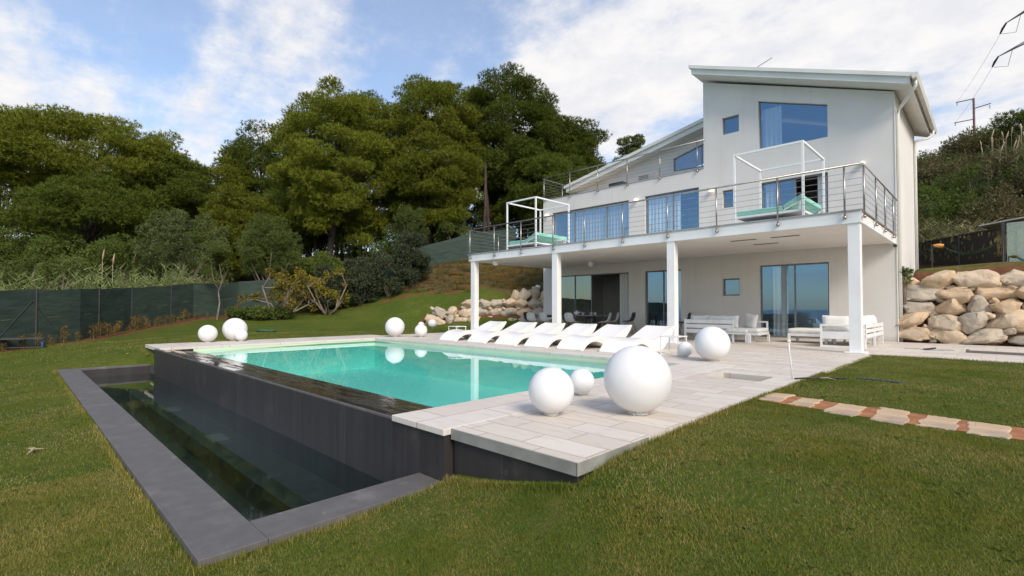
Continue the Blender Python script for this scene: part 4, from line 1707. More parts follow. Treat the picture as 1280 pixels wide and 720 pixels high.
ot = empty('ottoman', (-5.36, 15.25, 0), 'low white ottoman at the right end of the left sofa', 'ottoman', 'white outdoor ottomans')
b = MB()
b.box(0, .62, 0, .72, .24, .28)
for x in (0, .56):
    for y in (0, .66):
        b.box(x, x + .06, y, y + .06, 0.0, .24)
b.box(.56, .62, .06, .66, 0.0, .03)
b.box(.0, .06, .06, .66, 0.0, .03)
b.build('frame', 'sofa_frame', ot, bevel=0.003)
cushion(ot, 0.0, .62, 0, .72, .28, .40, 'cushion')
ot.location = (-5.86, 15.24, 0)

# right sofa
sf = empty('outdoor_sofa', (-3.32, 15.0, 0), 'white two seat sofa with pillows half behind the rightmost balcony column', 'sofa', 'white outdoor sofas')
b = MB()
rect_frame(b, 0.0, .98, 0.0, .05, .0, .60, .05)
b.box(.05, .93, 0.005, .045, .22, .40)
b.build('armrest', 'sofa_frame', sf, bevel=0.003)
b = MB()
b.box(0.02, .95, .05, 2.75, .22, .30)
for (x, y) in ((0.02, 1.4), (0.02, 2.68), (.88, 1.4), (.88, 2.68)):
    b.box(x, x + .06, y, y + .06, 0, .22)
b.build('seat_frame', 'sofa_frame', sf, bevel=0.003)
b = MB()
for k in range(3):
    b.box(.95, .99, 0.06, 2.75, .26 + k * .125, .35 + k * .125)
for y in (0.06, 1.38, 2.69):
    b.box(.945, .995, y, y + .06, 0.0, .62)
b.build('backrest', 'sofa_frame', sf, bevel=0.003)
cushion(sf, 0.0, .90, .07, 1.38, .30, .43, 'seat_cushion')
cushion(sf, 0.0, .90, 1.40, 2.72, .30, .43, 'seat_cushion')
pillow(sf, (.34, .17, .62), .66, .42, .18, (-.18, 0.03, 0.05))
pillow(sf, (.80, .75, .62), .55, .42, .18, (-.2, 0, 1.45))
pillow(sf, (.78, .36, .52), .42, .38, .16, (-.4, 0.2, 1.0))
pillow(sf, (.80, 1.6, .62), .60, .42, .18, (-.15, 0, 1.6))
pillow(sf, (.80, 2.3, .62), .60, .42, .18, (-.15, 0, 1.55))
b = MB()
b.box(-.03, .03, -.012, .012, -.26, .24)
o = b.build('pillow_band', 'dark_band', sf, bevel=0.006)
o.location = (.60, .34, .58)
o.rotation_euler = (0.5, 0.45, 0.3)

ot = empty('ottoman', (-4.42, 16.2, 0), 'low white ottoman pushed against the right sofa, in front of the glass door', 'ottoman', 'white outdoor ottomans')
b = MB()
b.box(0, 1.02, 0, .9, .20, .28)
for x in (0, .95):
    for y in (0, .83):
        b.box(x, x + .07, y, y + .07, 0.0, .20)
b.build('frame', 'sofa_frame', ot, bevel=0.003)
cushion(ot, 0.0, 1.02, 0, .9, .28, .42, 'cushion')


# ------------------------------------------------------------------ dining set
def make_chair(shell, cat='chair'):
    root_ = empty('dining_chair', (0, 0, 0), None, cat, None)
    b_ = MB()
    prof = spline([(-.27, .84), (-.245, .70), (-.20, .56), (-.13, .47), (0.0, .445), (.14, .45), (.215, .435)], 4)
    n_ = 10
    rows_ = []
    for k, (y, z) in enumerate(prof):
        f_ = k / (len(prof) - 1)
        w = 0.20 + 0.045 * math.sin(math.pi * min(1, f_ * 1.15)) - (0.05 * max(0, 0.12 - f_) / .12)
        rows_.append([(w * (2 * j / n_ - 1), y + 0.06 * (2 * j / n_ - 1) ** 2 * (1 - f_) * 1.0, z + 0.05 * (2 * j / n_ - 1) ** 4 * math.sin(math.pi * f_)) for j in range(n_ + 1)])
    vs = [v for r_ in rows_ for v in r_]
    fs = []
    for i in range(len(rows_) - 1):
        for j in range(n_):
            a = i * (n_ + 1) + j
            fs.append((a, a + 1, a + n_ + 2, a + n_ + 1))
    b_.add(vs, fs)
    o_ = b_.build('seat_shell', shell, root_, smooth=True)
    so = o_.modifiers.new('s', 'SOLIDIFY')
    so.thickness = 0.014
    for sx in (-1, 1):
        for sy in (-1, 1):
            l_ = MB()
            l_.tube([(sx * .11, sy * .10 - .02, .44), (sx * .22, sy * .21 - .02, 0.0)], [.017, .011], 8)
            l_.build('leg', 'beech', root_, smooth=True)
    w_ = MB()
    w_.bar((-.15, -.16, .25), (.15, .12, .25), .006)
    w_.bar((.15, -.16, .25), (-.15, .12, .25), .006)
    w_.build('leg_brace', 'dark_metal', root_)
    return root_


ch = make_chair('shell_light')
chd = make_chair('shell_dark')
first = {'l': True, 'd': True}
for (x, y, rz_, kind, lab) in [
    (-13.95, 15.5, 0.05, 'l', 'grey shell chair at the dining table, leftmost of the near row'),
    (-13.35, 15.62, -0.05, 'l', 'grey shell chair in the near row just left of the second balcony column'),
    (-12.55, 15.5, 0.08, 'l', 'grey shell chair just right of the second balcony column'),
    (-12.0, 15.6, -0.05, 'l', 'grey shell chair, rightmost of the near row at the dining table'),
    (-10.85, 16.2, R(115), 'l', 'grey shell chair at the right end of the dining table facing left'),
    (-10.95, 16.9, R(130), 'l', 'grey shell chair behind the one at the right end of the table'),
    (-14.9, 16.3, R(-80), 'd', 'dark grey shell chair at the left end of the dining table'),
    (-14.2, 17.2, R(178), 'd', 'dark grey shell chair on the far side of the dining table'),
    (-10.95, 18.15, R(100), 'd', 'dark grey shell chair standing alone against the wall between glass doors'),
    (-8.55, 18.15, R(125), 'd', 'dark grey shell chair against the wall behind the left sofa'),
]:
    p_ = ch if kind == 'l' else chd
    if first[kind]:
        o = p_
        first[kind] = False
    else:
        o = copy_tree(p_)
    o.location = (x, y, 0.002)
    o.rotation_euler = (0, 0, rz_)
    o['label'] = lab
    o['group'] = 'shell chairs under the balcony'

tb = empty('dining_table', (-12.75, 16.35, 0), 'long dark grey outdoor dining table under the balcony', 'table')
b = MB()
b.box(-1.6, 1.6, -.5, .5, .70, .735)
b.build('table_top', 'table_grey', tb, bevel=0.006)
for sx in (-1, 1):
    l_ = MB()
    l_.box(sx * 1.1 - .04, sx * 1.1 + .04, -.38, -.30, 0.0, .70)
    l_.box(sx * 1.1 - .04, sx * 1.1 + .04, .30, .38, 0.0, .70)
    l_.box(sx * 1.1 - .04, sx * 1.1 + .04, -.30, .30, .62, .70)
    l_.build('leg_frame', 'dark_metal', tb, bevel=0.004)
b = MB()
b.lathe([(0, 0), (.07, 0), (.10, .05), (.10, .10), (.05, .15), (.03, .16), (0, .17)], (0, 0, 0), 20)
b.tube([(.09, 0, .06), (.15, 0, .10), (.17, 0, .15)], [.018, .014, .010], 8)
b.tube([(-.09, 0, .12), (-.15, 0, .11), (-.15, 0, .06), (-.09, 0, .04)], .010, 6)
tp = b.build('teapot', 'ceramic', smooth=True)
tp.location = (-12.35, 16.4, .736)
tag(tp, 'white teapot in the middle of the dining table', 'teapot')
lid = MB()
lid.sphere((0, 0, .185), .018, 10, 8)
lid.build('lid_knob', 'ceramic', tp, smooth=True)
b = MB()
b.lathe([(0, 0), (.04, 0), (.05, .05), (.09, .10), (.10, .105), (.085, .10), (.045, .055), (0, .05)], (0, 0, 0), 20)
bo = b.build('bowl', 'ceramic', smooth=True)
bowls = [(-11.95, 16.3, 'white bowl on the dining table just right of the teapot'), (-11.7, 16.5, 'white bowl on the dining table second right of the teapot'), (-11.4, 16.35, 'white bowl nearest the right end of the dining table')]
for i, (x, y, lab) in enumerate(bowls):
    o = bo if i == 0 else copy_tree(bo)
    o.location = (x, y, .736)
    tag(o, lab, 'bowl', 'white bowls on the dining table')
pl = empty('centrepiece', (-13.15, 16.3, .736), 'rust coloured dried flower arrangement on the dining table', 'flower arrangement')
b = MB()
b.lathe([(0, 0), (.09, 0), (.11, .06), (.09, .13), (.08, .13), (0, .10)], (0, 0, 0), 18)
b.build('pot', 'rust_ceramic', pl, smooth=True)
rng2 = np.random.default_rng(4)
b = MB()
for k in range(26):
    a = rng2.uniform(0, 6.28)
    r_ = rng2.uniform(.02, .17)
    b.tube([(0, 0, .10), (r_ * .5 * math.cos(a), r_ * .5 * math.sin(a), .25), (r_ * math.cos(a), r_ * math.sin(a), rng2.uniform(.28, .42))], [.006, .005, .018], 5)
b.build('dried_stems', 'rust_ceramic', pl)

# inside the open dining room door
sb = empty('sideboard', (-12.6, 22.9, 0.02), 'low black sideboard against the far wall inside the open door', 'sideboard')
b = MB()
b.box(-1.3, 1.3, -.25, .25, .08, .80)
b.build('cabinet', 'dark_wood', sb, bevel=0.005)
b = MB()
for x in (-1.2, 1.14):
    b.box(x, x + .06, -.2, .2, 0, .08)
b.build('feet', 'dark_metal', sb)


# ------------------------------------------------------------------ balcony day beds
def daybed(x0, x1, y0, y1, label, head):
    zf_ = 3.262
    root_ = empty('canopy_daybed', ((x0 + x1) / 2, (y0 + y1) / 2, zf_), label, 'daybed', 'canopy daybeds on the balcony')
    hx, hy = (x1 - x0) / 2, (y1 - y0) / 2
    H = 5.14 - zf_
    for sx in (-1, 1):
        for sy in (-1, 1):
            p = MB()
            p.bar((sx * hx, sy * hy, 0), (sx * hx, sy * hy, H - .025), 0.025)
            p.build('post', 'white_paint', root_)
    c_ = MB()
    for sy in (-1, 1):
        c_.bar((-hx - .025, sy * hy, H), (hx + .025, sy * hy, H), 0.025)
    for sx in (-1, 1):
        c_.bar((sx * hx, -hy + .026, H), (sx * hx, hy - .026, H), 0.025)
    c_.build('canopy_frame', 'white_paint', root_)
    f_ = MB()
    f_.box(-hx + .026, hx - .026, -hy + .03, hy - .03, .16, .22)
    f_.build('bed_frame', 'white_paint', root_, bevel=0.004)
    m_ = MB()
    m_.box(-hx + .04, head * hx - .0, -hy + .05, -0.01, .222, .36)
    m_.box(-hx + .04, head * hx - .0, 0.01, hy - .05, .222, .36)
    m_.build('mattress', 'teal', root_, bevel=0.03, seg=3)
    b_ = MB()
    x_a = head * hx + .02
    b_.prism([(x_a, .26), (hx - .03, .47), (hx - .06, .60), (x_a - .02, .37)], 'y', -hy + .05, hy - .05)
    b_.build('backrest', 'teal', root_, bevel=0.02, seg=3)
    s_ = MB()
    for sy in (-1, 1):
        s_.bar((hx - .12, sy * (hy - .1), .20), (hx - .10, sy * (hy - .1), .42), 0.018)
        s_.bar((x_a, sy * (hy - .04), .235), (hx - .04, sy * (hy - .04), .44), 0.014)
    s_.build('backrest_support', 'white_paint', root_)
    return root_


daybed(-4.97, -3.33, 13.62, 15.68, 'white framed canopy daybed with teal mattress at the right end of the balcony', 0.42)
daybed(-13.60, -12.10, 13.58, 15.55, 'white framed canopy daybed with teal mattress at the left end of the balcony', 0.30)
st = empty('folding_stool', (-11.75, 14.6, 3.262), 'small low white stool beside the left canopy daybed', 'stool')
b = MB()
b.lathe([(0, .30), (.22, .30), (.22, .33), (0, .335)], (0, 0, 0), 20)
b.build('seat', 'white_paint', st)
for k in range(3):
    l_ = MB()
    a = k * 2.094
    l_.tube([(.12 * math.cos(a), .12 * math.sin(a), .30), (.2 * math.cos(a), .2 * math.sin(a), 0)], .014, 6)
    l_.build('leg', 'white_paint', st)
# air conditioners on the upper terrace
for (x, y, w, h, lab, dm) in ((-12.2, 19.3, .75, .22, 'flat dark grill like unit on the upper terrace, left of the pair', 'dark_metal'), (-10.7, 19.4, .85, .36, 'grey box unit on the upper terrace, right of the pair', 'ac_grey')):
    ac = empty('roof_unit', (x, y, 6.42), lab, 'roof unit')
    b = MB()
    b.box(-w / 2, w / 2, -.18, .18, .06, .08 + h)
    b.build('casing', dm, ac, bevel=0.02)
    b = MB()
    for sx in (-1, 1):
        b.box(sx * w * .4 - .03, sx * w * .4 + .03, -.2, .2, 0, .06)
    b.build('feet', 'dark_metal', ac)
    b = MB()
    for k in range(5):
        b.box(-w * .42, w * .1, -.19, -.181, .10 + k * h / 6, .115 + k * h / 6)
    b.build('grille', 'black_plastic', ac)

# ------------------------------------------------------------------ small things on the ground
sh = empty('shower_post', (-2.10, 7.9, 0), 'short slim pale post leaning at the edge of the deck', 'post')
b = MB()
b.tube([(0, 0, 0), (-.02, .01, .25), (-.045, .03, .40), (-.05, .03, .52)], 0.011, 8)
b.build('rod', 'ceramic', sh, smooth=True)
b = MB()
b.sphere((-.05, .03, .545), .022, 12, 8)
b.build('cap', 'ceramic', sh, smooth=True)
b = MB()
b.tube([(-.0, 0, 0.03), (.16, .12, .045), (.36, .42, .035), (.5, .7, .01)], 0.012, 6)
o = b.build('hose', 'black_plastic', smooth=True)
o.location = (-2.06, 7.85, -0.01)
tag(o, 'short black hose lying over the deck edge onto the grass', 'hose')
b = MB()
b.box(-.28, .28, -.06, .06, -.03, .012)
for k in range(9):
    b.box(-.27 + k * .06, -.24 + k * .06, -.05, .05, .012, .018)
o = b.build('lawn_drain', 'drain', bevel=0.003)
o.location = (-1.2, 8.72, T(-1.2, 8.72) + .004)
o.rotation_euler = (0, 0, R(-14))
tag(o, 'narrow dark drain grate set in the grass right of the deck', 'drain')
b = MB()
b.tube([(-.12, 0, .02), (0, .02, .03), (.12, -.01, .06)], [.015, .022, .018], 8)
o = b.build('tap_nozzle', 'black_plastic', smooth=True)
o.location = (-1.15, 15.6, 0.004)
tag(o, 'small black nozzle lying on the paving beside the boulder wall', 'nozzle')
b = MB()
for (a, c_, r_) in ((-.3, .1, .10), (.1, -.1, .14), (.35, .08, .09)):
    b.tube([(a + r_ * math.cos(q / 10 * 6.28) * 1.6, c_ + r_ * math.sin(q / 10 * 6.28), .008) for q in range(11)], .005, 5)
o = b.build('thin_cord', 'wire')
o.location = (-1.2, 15.75, 0.004)
tag(o, 'thin pale cord looped loosely on the paving around the black nozzle', 'cord')
b = MB()
b.box(-.55, .55, -.05, .05, 0, .05)
b.box(-.55, -.50, -.05, .05, .05, .07)
o = b.build('threshold_bar', 'interior', bevel=0.008)
o.location = (0.05, 15.4, 0.004)
o.rotation_euler = (0, 0, R(-8))
tag(o, 'low beige bar lying on the paving at the right edge of the picture', 'bar')
fr_ = empty('low_frame', (-22.7, 0.22, T(-22.7, .22)), 'low black frame with blue ends on the grass by the left fence', 'frame', rz=R(82))
b = MB()
for sy in (-.25, .25):
    b.bar((-.55, sy, .36), (.55, sy, .36), .02)
    b.bar((-.55, sy, .08), (.55, sy, .08), .015)
b.build('rails', 'dark_metal', fr_)
for sx in (-.55, .55):
    b = MB()
    b.box(sx - .03, sx + .03, -.22, .22, 0.0, .24)
    b.build('end_panel', 'blue_plastic', fr_, bevel=0.01)
b = MB()
b.box(-.5, .5, -.22, .22, .345, .355)
b.build('mesh_top', 'dark_metal', fr_)
b = MB()
r2 = random.Random(9)
pts = []
for k in range(26):
    a = k / 26 * 6.28 * 2
    pts.append(((.75 + r2.uniform(-.1, .1)) * math.cos(a), (.32 + r2.uniform(-.06, .06)) * math.sin(a), .03 + k * .001))
b.tube(pts, .03, 6)
o = b.build('garden_hose', 'green_mesh_mat', smooth=True)
o.location = (-23.2, 8.0, T(-23.2, 8.0))
tag(o, 'dark green hose coiled flat on the lawn behind the pool', 'garden hose')

# pierced black screen, glazed canopy and hammock above the right boulder wall
SC = [(-4.4, 30.6), (-2.3, 28.3), (-1.0, 26.6), (0.08, 25.2)]
scr = empty('pierced_screen', (SC[0][0], SC[0][1], T(*SC[0])), 'black metal screen pierced with a leafy pattern above the right boulder wall', 'fence')
for a, b_ in zip(SC[:-1], SC[1:]):
    za, zb = T(*a), T(*b_)
    m_ = MB()
    ha = lambda p: 3.92 if p[0] > -3 else 3.95
    m_.quad((a[0], a[1], za + .05), (b_[0], b_[1], zb + .05), (b_[0], b_[1], ha(b_)), (a[0], a[1], ha(a)))
    m_.build('panel', 'pierced_screen', scr, world=True, fixn=False)
    m_ = MB()
    m_.bar((a[0], a[1], za - .1), (a[0], a[1], ha(a) + .03), .03)
    m_.build('post', 'dark_metal', scr, world=True)
    m_ = MB()
    m_.bar((a[0], a[1], ha(a)), (b_[0], b_[1], ha(b_)), .025)
    m_.build('rail', 'dark_metal', scr, world=True)
    m_ = MB()
    m_.bar((a[0], a[1], za + .07), (b_[0], b_[1], zb + .07), .02)
    m_.build('rail', 'dark_metal', scr, world=True)
cz = T(0.6, 24.5)
cp = empty('glazed_canopy', (0.6, 24.5, cz), 'dark framed glazed canopy with curved pale roof at the right edge above the wall', 'canopy')
for (x, y) in ((-.35, .6), (1.8, .0), (-.0, 2.6), (2.1, 2.0)):
    m_ = MB()
    m_.bar((x, y, -.1), (x, y, 1.72), .05)
    m_.build('post', 'dark_metal', cp)
m_ = MB()
m_.box(-.3, 1.8, .25, .28, .05, 1.68, rz=-.27)
m_.build('glass_panel', 'glass_clear', cp)
m_ = MB()
for k in range(10):
    u0, u1 = k / 10, (k + 1) / 10
    h0, h1 = 1.72 + .22 * math.sin(u0 * 1.9), 1.72 + .22 * math.sin(u1 * 1.9)
    x0_, x1_ = -1.0 + 3.6 * u0, -1.0 + 3.6 * u1
    m_.quad((x0_, .1 - x0_ * .27 + .4, h0), (x1_, .1 - x1_ * .27 + .4, h1), (x1_ + .4, 2.8 - x1_ * .2, h1), (x0_ + .4, 2.8 - x0_ * .2, h0))
o = m_.build('roof', 'ac_grey', cp)
so = o.modifiers.new('s', 'SOLIDIFY')
so.thickness = .05
hz = T(-.6, 21.8)
hm = empty('hammock', (-.6, 21.8, hz), 'small teal hammock with an orange end slung in front of the black screen', 'hammock')
m_ = MB()
vs = []
NU, NV = 14, 6
for i in range(NU + 1):
    u = i / NU
    w = 0.10 + 0.28 * math.sin(math.pi * u)
    for j in range(NV + 1):
        v = j / NV * 2 - 1
        vs.append((-.62 + 1.35 * u, v * w, .66 - .34 * math.sin(math.pi * u ** 0.9) + .06 * v * v * math.sin(math.pi * u)))
fs = [(i * (NV + 1) + j, i * (NV + 1) + j + 1, (i + 1) * (NV + 1) + j + 1, (i + 1) * (NV + 1) + j) for i in range(NU) for j in range(NV)]
m_.add(vs, fs)
o = m_.build('cloth', 'hammock', hm, smooth=True)
m_ = MB()
m_.tube([(-.86, 0, .70), (-.72, 0, .68), (-.60, 0, .66)], [.03, .07, .06], 8)
m_.build('orange_end', 'orange', hm)
m_ = MB()
for sx, z in ((-.9, .72), (.8, .70)):
    m_.tube([(sx, 0, -.1), (sx, 0, z)], .02, 6)
    m_.tube([(sx, 0, z), (sx * .80, 0, z - .03)], .008, 5)
m_.build('stand', 'dark_metal', hm)


# ------------------------------------------------------------------ foliage
RNG = np.random.default_rng(11)


def unit(v):
    return v / np.maximum(np.linalg.norm(v, axis=-1, keepdims=True), 1e-9)


def leaf_tris(P, D, Ln, Wd, rng):
    """one long triangle per leaf from base P in direction D"""
    n_ = len(P)
    r_ = unit(rng.normal(size=(n_, 3)))
    side = unit(np.cross(D, r_)) * (Wd * rng.uniform(.7, 1.3, (n_, 1))) * 0.5
    tip = P + D * (Ln * rng.uniform(.7, 1.3, (n_, 1)))
    mid = P + D * (Ln * .45)
    return np.stack([P + side * .8, tip, P - side * .8], 1)


def clump_leaves(C, Rr, n_, Ln, Wd, rng, up=0.35, shell=0.55, tuft=1):
    """C (K,3) centres, Rr (K,3) radii; n_ leaves per clump grouped in tufts"""
    out = []
    for c, r_ in zip(C, Rr):
        k = max(1, n_ // tuft)
        d = unit(rng.normal(size=(k, 3)))
        rad = shell + (1 - shell) * rng.random((k, 1)) ** 0.6
        base = c + d * rad * r_
        base = np.repeat(base, tuft, 0)
        dd = np.repeat(d, tuft, 0)
        dr = unit(dd * 0.8 + rng.normal(size=dd.shape) * 0.75 + np.array([0, 0, up]))
        out.append(leaf_tris(base, dr, Ln, Wd, rng))
    return np.concatenate(out)


def trunk_mesh(base, top, r0, limbs, rng, bend=0.5):
    b_ = MB()
    base = Vector(base)
    top = Vector(top)
    n_ = 7
    off = Vector((rng.uniform(-bend, bend), rng.uniform(-bend, bend), 0))
    pts = []
    for i in range(n_):
        t_ = i / (n_ - 1)
        pts.append(base.lerp(top, t_) + off * math.sin(math.pi * t_))
    b_.tube(pts, [r0 * (1 - .72 * i / (n_ - 1)) for i in range(n_)], 8)
    for e in limbs:
        e = Vector(e)
        t_ = min(.95, max(.3, (e.z - base.z) / max(.1, (top.z - base.z)) * .72))
        s_ = base.lerp(top, t_) + off * math.sin(math.pi * t_)
        m_ = s_.lerp(e, .5) + Vector((0, 0, -.08 * (e - s_).length))
        b_.tube([s_, m_, e], [r0 * .34, r0 * .22, r0 * .07], 5)
    return b_


def pine(label, bx, by, cx, cy, cz, rx, rz_, nclump, seed, mat='pine_leaf', group='pine trees behind the garden', flat=0.62, name='pine_tree', cr=1.0, leafn=420, r0=0.28):
    rng = np.random.default_rng(seed)
    bz = T(bx, by) - .3
    root_ = empty(name, (bx, by, bz), label, 'tree', group)
    base = np.array([bx, by, bz])
    # clump centres on and inside an uneven ellipsoid
    C = []
    k = 0
    lob = rng.uniform(.72, 1.12, 8)
    while len(C) < nclump and k < nclump * 30:
        k += 1
        d = unit(rng.normal(size=3))
        if d[2] < -0.93:
            continue
        a = (math.atan2(d[1], d[0]) / 6.2832 % 1) * 8
        lobe = lob[int(a) % 8] * (1 - a % 1) + lob[(int(a) + 1) % 8] * (a % 1)
        rad = rng.uniform(.45, 1.0) ** 0.5 * lobe
        p = np.array([cx, cy, cz]) + d * rad * np.array([rx, rx, rz_])
        if any(np.linalg.norm((p - q) * np.array([1, 1, 1.5])) < 0.55 * cr for q in C):
            continue
        C.append(p)
    C = np.array(C)
    Rr = np.stack([rng.uniform(.85, 1.45, len(C)) * cr, rng.uniform(.85, 1.45, len(C)) * cr, rng.uniform(.7, 1.0, len(C)) * cr * flat], 1)
    V = clump_leaves(C - base, Rr, leafn, 0.25, 0.055, rng, up=.5, shell=.30, tuft=8)
    np_mesh('crown', V, 3, mat, root_)
    sel = C[rng.choice(len(C), min(16, len(C)), replace=False)] - base
    tk = trunk_mesh((0, 0, 0), (cx - bx, cy - by, cz - bz + rz_ * .55), r0, [tuple(q) for q in sel], rng)
    tk.build('trunk', 'bark', root_, smooth=True)
    return root_


def shrub(label, x, y, rx, rz_, zc, nclump, mat, seed, Ln=0.14, Wd=0.045, leafn=260, cr=0.5, name='shrub', group='shrubs beyond the lawn', cat='shrub', sx=None, up=0.3, shell=0.4, stem='pale_bark'):
    rng = np.random.default_rng(seed)
    bz = T(x, y) - .05
    root_ = empty(name, (x, y, bz), label, cat, group)
    C = []
    for k in range(nclump):
        d = unit(rng.normal(size=3))
        rad = rng.uniform(.35, 1.0) ** .5
        p = d * rad * np.array([rx, rx, rz_]) + np.array([0, 0, zc - bz])
        p[2] = max(p[2], .15)
        C.append(p)
    C = np.array(C)
    Rr = np.repeat(rng.uniform(.75, 1.2, (len(C), 1)) * cr, 3, 1) * np.array([1, 1, .85])
    V = clump_leaves(C, Rr, int(leafn * 1.3), Ln, Wd * 1.35, rng, up=up, shell=shell, tuft=3)
    np_mesh('foliage', V, 3, mat, root_)
    b_ = MB()
    for q in C[:: max(1, len(C) // 6)]:
        b_.tube([(rng.uniform(-.1, .1), rng.uniform(-.1, .1), -.1), tuple(q * np.array([.45, .45, .55])), tuple(q)], [.05 * rx ** .5, .035 * rx ** .5, .012], 5)
    if stem:
        b_.build('stem', stem, root_)
    return root_


P_ = [
    # label, base x y, crown centre x y z, rx, rz, nclump, seed, mat, flat, cr
    ('broad umbrella pine standing farthest left against the sky', -51.5, 5.0, -52.7, 4.0, 13.3, 7.5, 2.9, 210, 1, 'pine_leaf', .5, 1.25, .36),
    ('pine at the left edge of the picture, half behind the umbrella pine', -68, -1.5, -68, -.8, 12.3, 4.8, 3.6, 60, 2, 'pine_dark', .6, 1.3, .3),
    ('low dark pine under the broad umbrella pine', -46, 3.2, -46.8, 4.2, 8.2, 4.8, 2.7, 85, 3, 'pine_dark', .6, 1.0, .25),
    ('dark middle pine just right of the umbrella pine', -49.8, 8.6, -49.3, 8.8, 10.4, 3.6, 3.2, 62, 4, 'pine_dark', .62, 1.0, .25),
    ('slim pine at the dip in the tree line', -50, 12.9, -49.3, 12.9, 10.9, 3.1, 4.0, 62, 5, 'pine_leaf', .6, 1.0, .25),
    ('pine rising left of the tall bright pine', -48.5, 16.4, -48.9, 16.1, 12.9, 3.1, 4.9, 70, 6, 'pine_dark', .62, 1.05, .26),
    ('tall bright green pine in front, centre left', -37.0, 17.0, -36.2, 17.4, 12.3, 4.5, 5.6, 135, 7, 'pine_leaf', .62, 1.0, .32),
    ('dark pine top showing between the two tallest pines', -43.5, 23.0, -42.8, 23.4, 17.4, 3.6, 4.0, 62, 8, 'pine_dark', .62, 1.1, .3),
    ('tall pine with a bright lower skirt in the centre', -32.6, 23.6, -32.3, 24.0, 13.4, 4.0, 5.7, 130, 9, 'pine_leaf', .62, 1.0, .32),
    ('tallest pine, right of centre behind the villa', -32, 31.2, -31.6, 31.6, 16.6, 5.2, 5.4, 150, 10, 'pine_dark', .62, 1.05, .34),
    ('pine leaning over the left wing of the villa', -28.6, 34.8, -28.3, 35.0, 14.6, 3.7, 4.4, 95, 12, 'pine_dark', .62, 1.0, .3),
    ('small distant pine just above the low roof', -32.6, 54.3, -32.6, 54.3, 20.4, 1.7, 2.0, 22, 13, 'olive_leaf', .62, .8, .2),
    ('pine filling the gap behind the low dark pine', -56, 9, -55.5, 9.5, 8.8, 4.2, 3.2, 55, 14, 'pine_dark', .62, 1.2, .3),
    ('shaded pine behind the bright green pine', -45, 19, -44.5, 19.3, 10.5, 4.0, 4.6, 80, 15, 'pine_dark', .62, 1.1, .3),
    ('shaded pine deep in the wood behind the centre pine', -39.5, 29, -39, 29, 12, 4.6, 5.0, 80, 16, 'pine_dark', .62, 1.2, .3),
    ('shaded pine behind the tallest pine', -36, 38, -35.6, 38.0, 14, 5.0, 5.2, 80, 17, 'pine_dark', .62, 1.25, .32),
    ('dark pine low behind the villa balcony', -26.0, 30.5, -25.5, 31, 10.5, 3.4, 3.3, 60, 18, 'pine_dark', .62, 1.0, .28),
    ('pine at the back right of the wood', -34, 43, -33.6, 43, 15.0, 4.6, 4.4, 70, 19, 'pine_dark', .62, 1.2, .3),
    ('young pine under the slim pines by the round olive', -42.5, 12.6, -42.0, 12.9, 7.4, 3.2, 3.0, 60, 20, 'pine_leaf', .6, .95, .2),
]
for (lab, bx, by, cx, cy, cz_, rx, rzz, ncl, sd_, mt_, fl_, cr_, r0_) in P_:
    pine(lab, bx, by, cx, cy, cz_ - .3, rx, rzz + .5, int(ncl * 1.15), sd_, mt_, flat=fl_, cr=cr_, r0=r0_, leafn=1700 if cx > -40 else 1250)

BK = [(-76, 2, 'behind the umbrella pine, far left'), (-72, 12, 'behind the umbrella pine'), (-70, 22, 'behind the dark middle pine'), (-62, 30, 'behind the slim pine'), (-58, 26, 'low behind the slim pine'), (-55, 40, 'behind the bright green pine'), (-48, 48, 'behind the centre pine'),
      (-41, 50, 'behind the tallest pine, left side'), (-36, 50, 'behind the tallest pine, right side'), (-72, -6, 'beyond the left edge of the umbrella pine'), (-40, 42, 'right of the bright green pine'), (-60, 7, 'under the umbrella pine'), (-58, 17, 'under the slim pine'), (-50, 27, 'under the bright green pine')]
bp = None
for i, (x, y, wh) in enumerate(BK):
    if i % 5 == 0:
        z = T(x, y)
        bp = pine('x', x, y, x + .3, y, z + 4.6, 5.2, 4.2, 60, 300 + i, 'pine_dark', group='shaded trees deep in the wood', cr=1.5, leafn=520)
        o, pz = bp, z
    else:
        o = copy_tree(bp)
        o.location = (x, y, T(x, y) - .3)
        o.rotation_euler = (0, 0, i * 1.1)
    o['label'] = 'shaded dark pine deep in the wood ' + wh

# bare trunks standing in the shade of the wood
rr = random.Random(21)
tn = 0
spots_t = [(-31.5, 26.5), (-30.2, 28.0), (-29.0, 26.2), (-33.8, 27.4), (-28.2, 30.0), (-35.2, 22.4), (-39.0, 19.4), (-30.6, 33.0)]
where_t = ['just left of the climbing net fence', 'second left of the climbing net fence', 'above the top of the climbing net fence', 'behind the oleander hedge, right side', 'seen through the balcony railing', 'behind the oleander hedge, left side', 'below the tall bright pine', 'deepest in the shade by the balcony']
for (x, y), wh in zip(spots_t, where_t):
    z = T(x, y) - .2
    t_ = empty('tree_trunk', (x, y, z), 'bare leaning trunk ' + wh, 'tree', 'bare trunks in the wood')
    lean_ = Vector((rr.uniform(-1.6, 1.2), rr.uniform(-.6, .6), 7.5))
    b = MB()
    b.tube([(0, 0, 0), tuple(lean_ * .5 + Vector((.15, 0, 0))), tuple(lean_)], [.17, .13, .08], 7)
    b.build('trunk', 'bark', t_, smooth=True)
    rg = np.random.default_rng(int(abs(x) * 10))
    Cc = np.array([list(lean_ + Vector((rr.uniform(-1, 1), rr.uniform(-1, 1), rr.uniform(-.5, .8)))) for _ in range(7)])
    np_mesh('crown', clump_leaves(Cc, np.full((7, 3), .9), 260, .26, .06, rg, tuft=6), 3, 'pine_dark', t_)

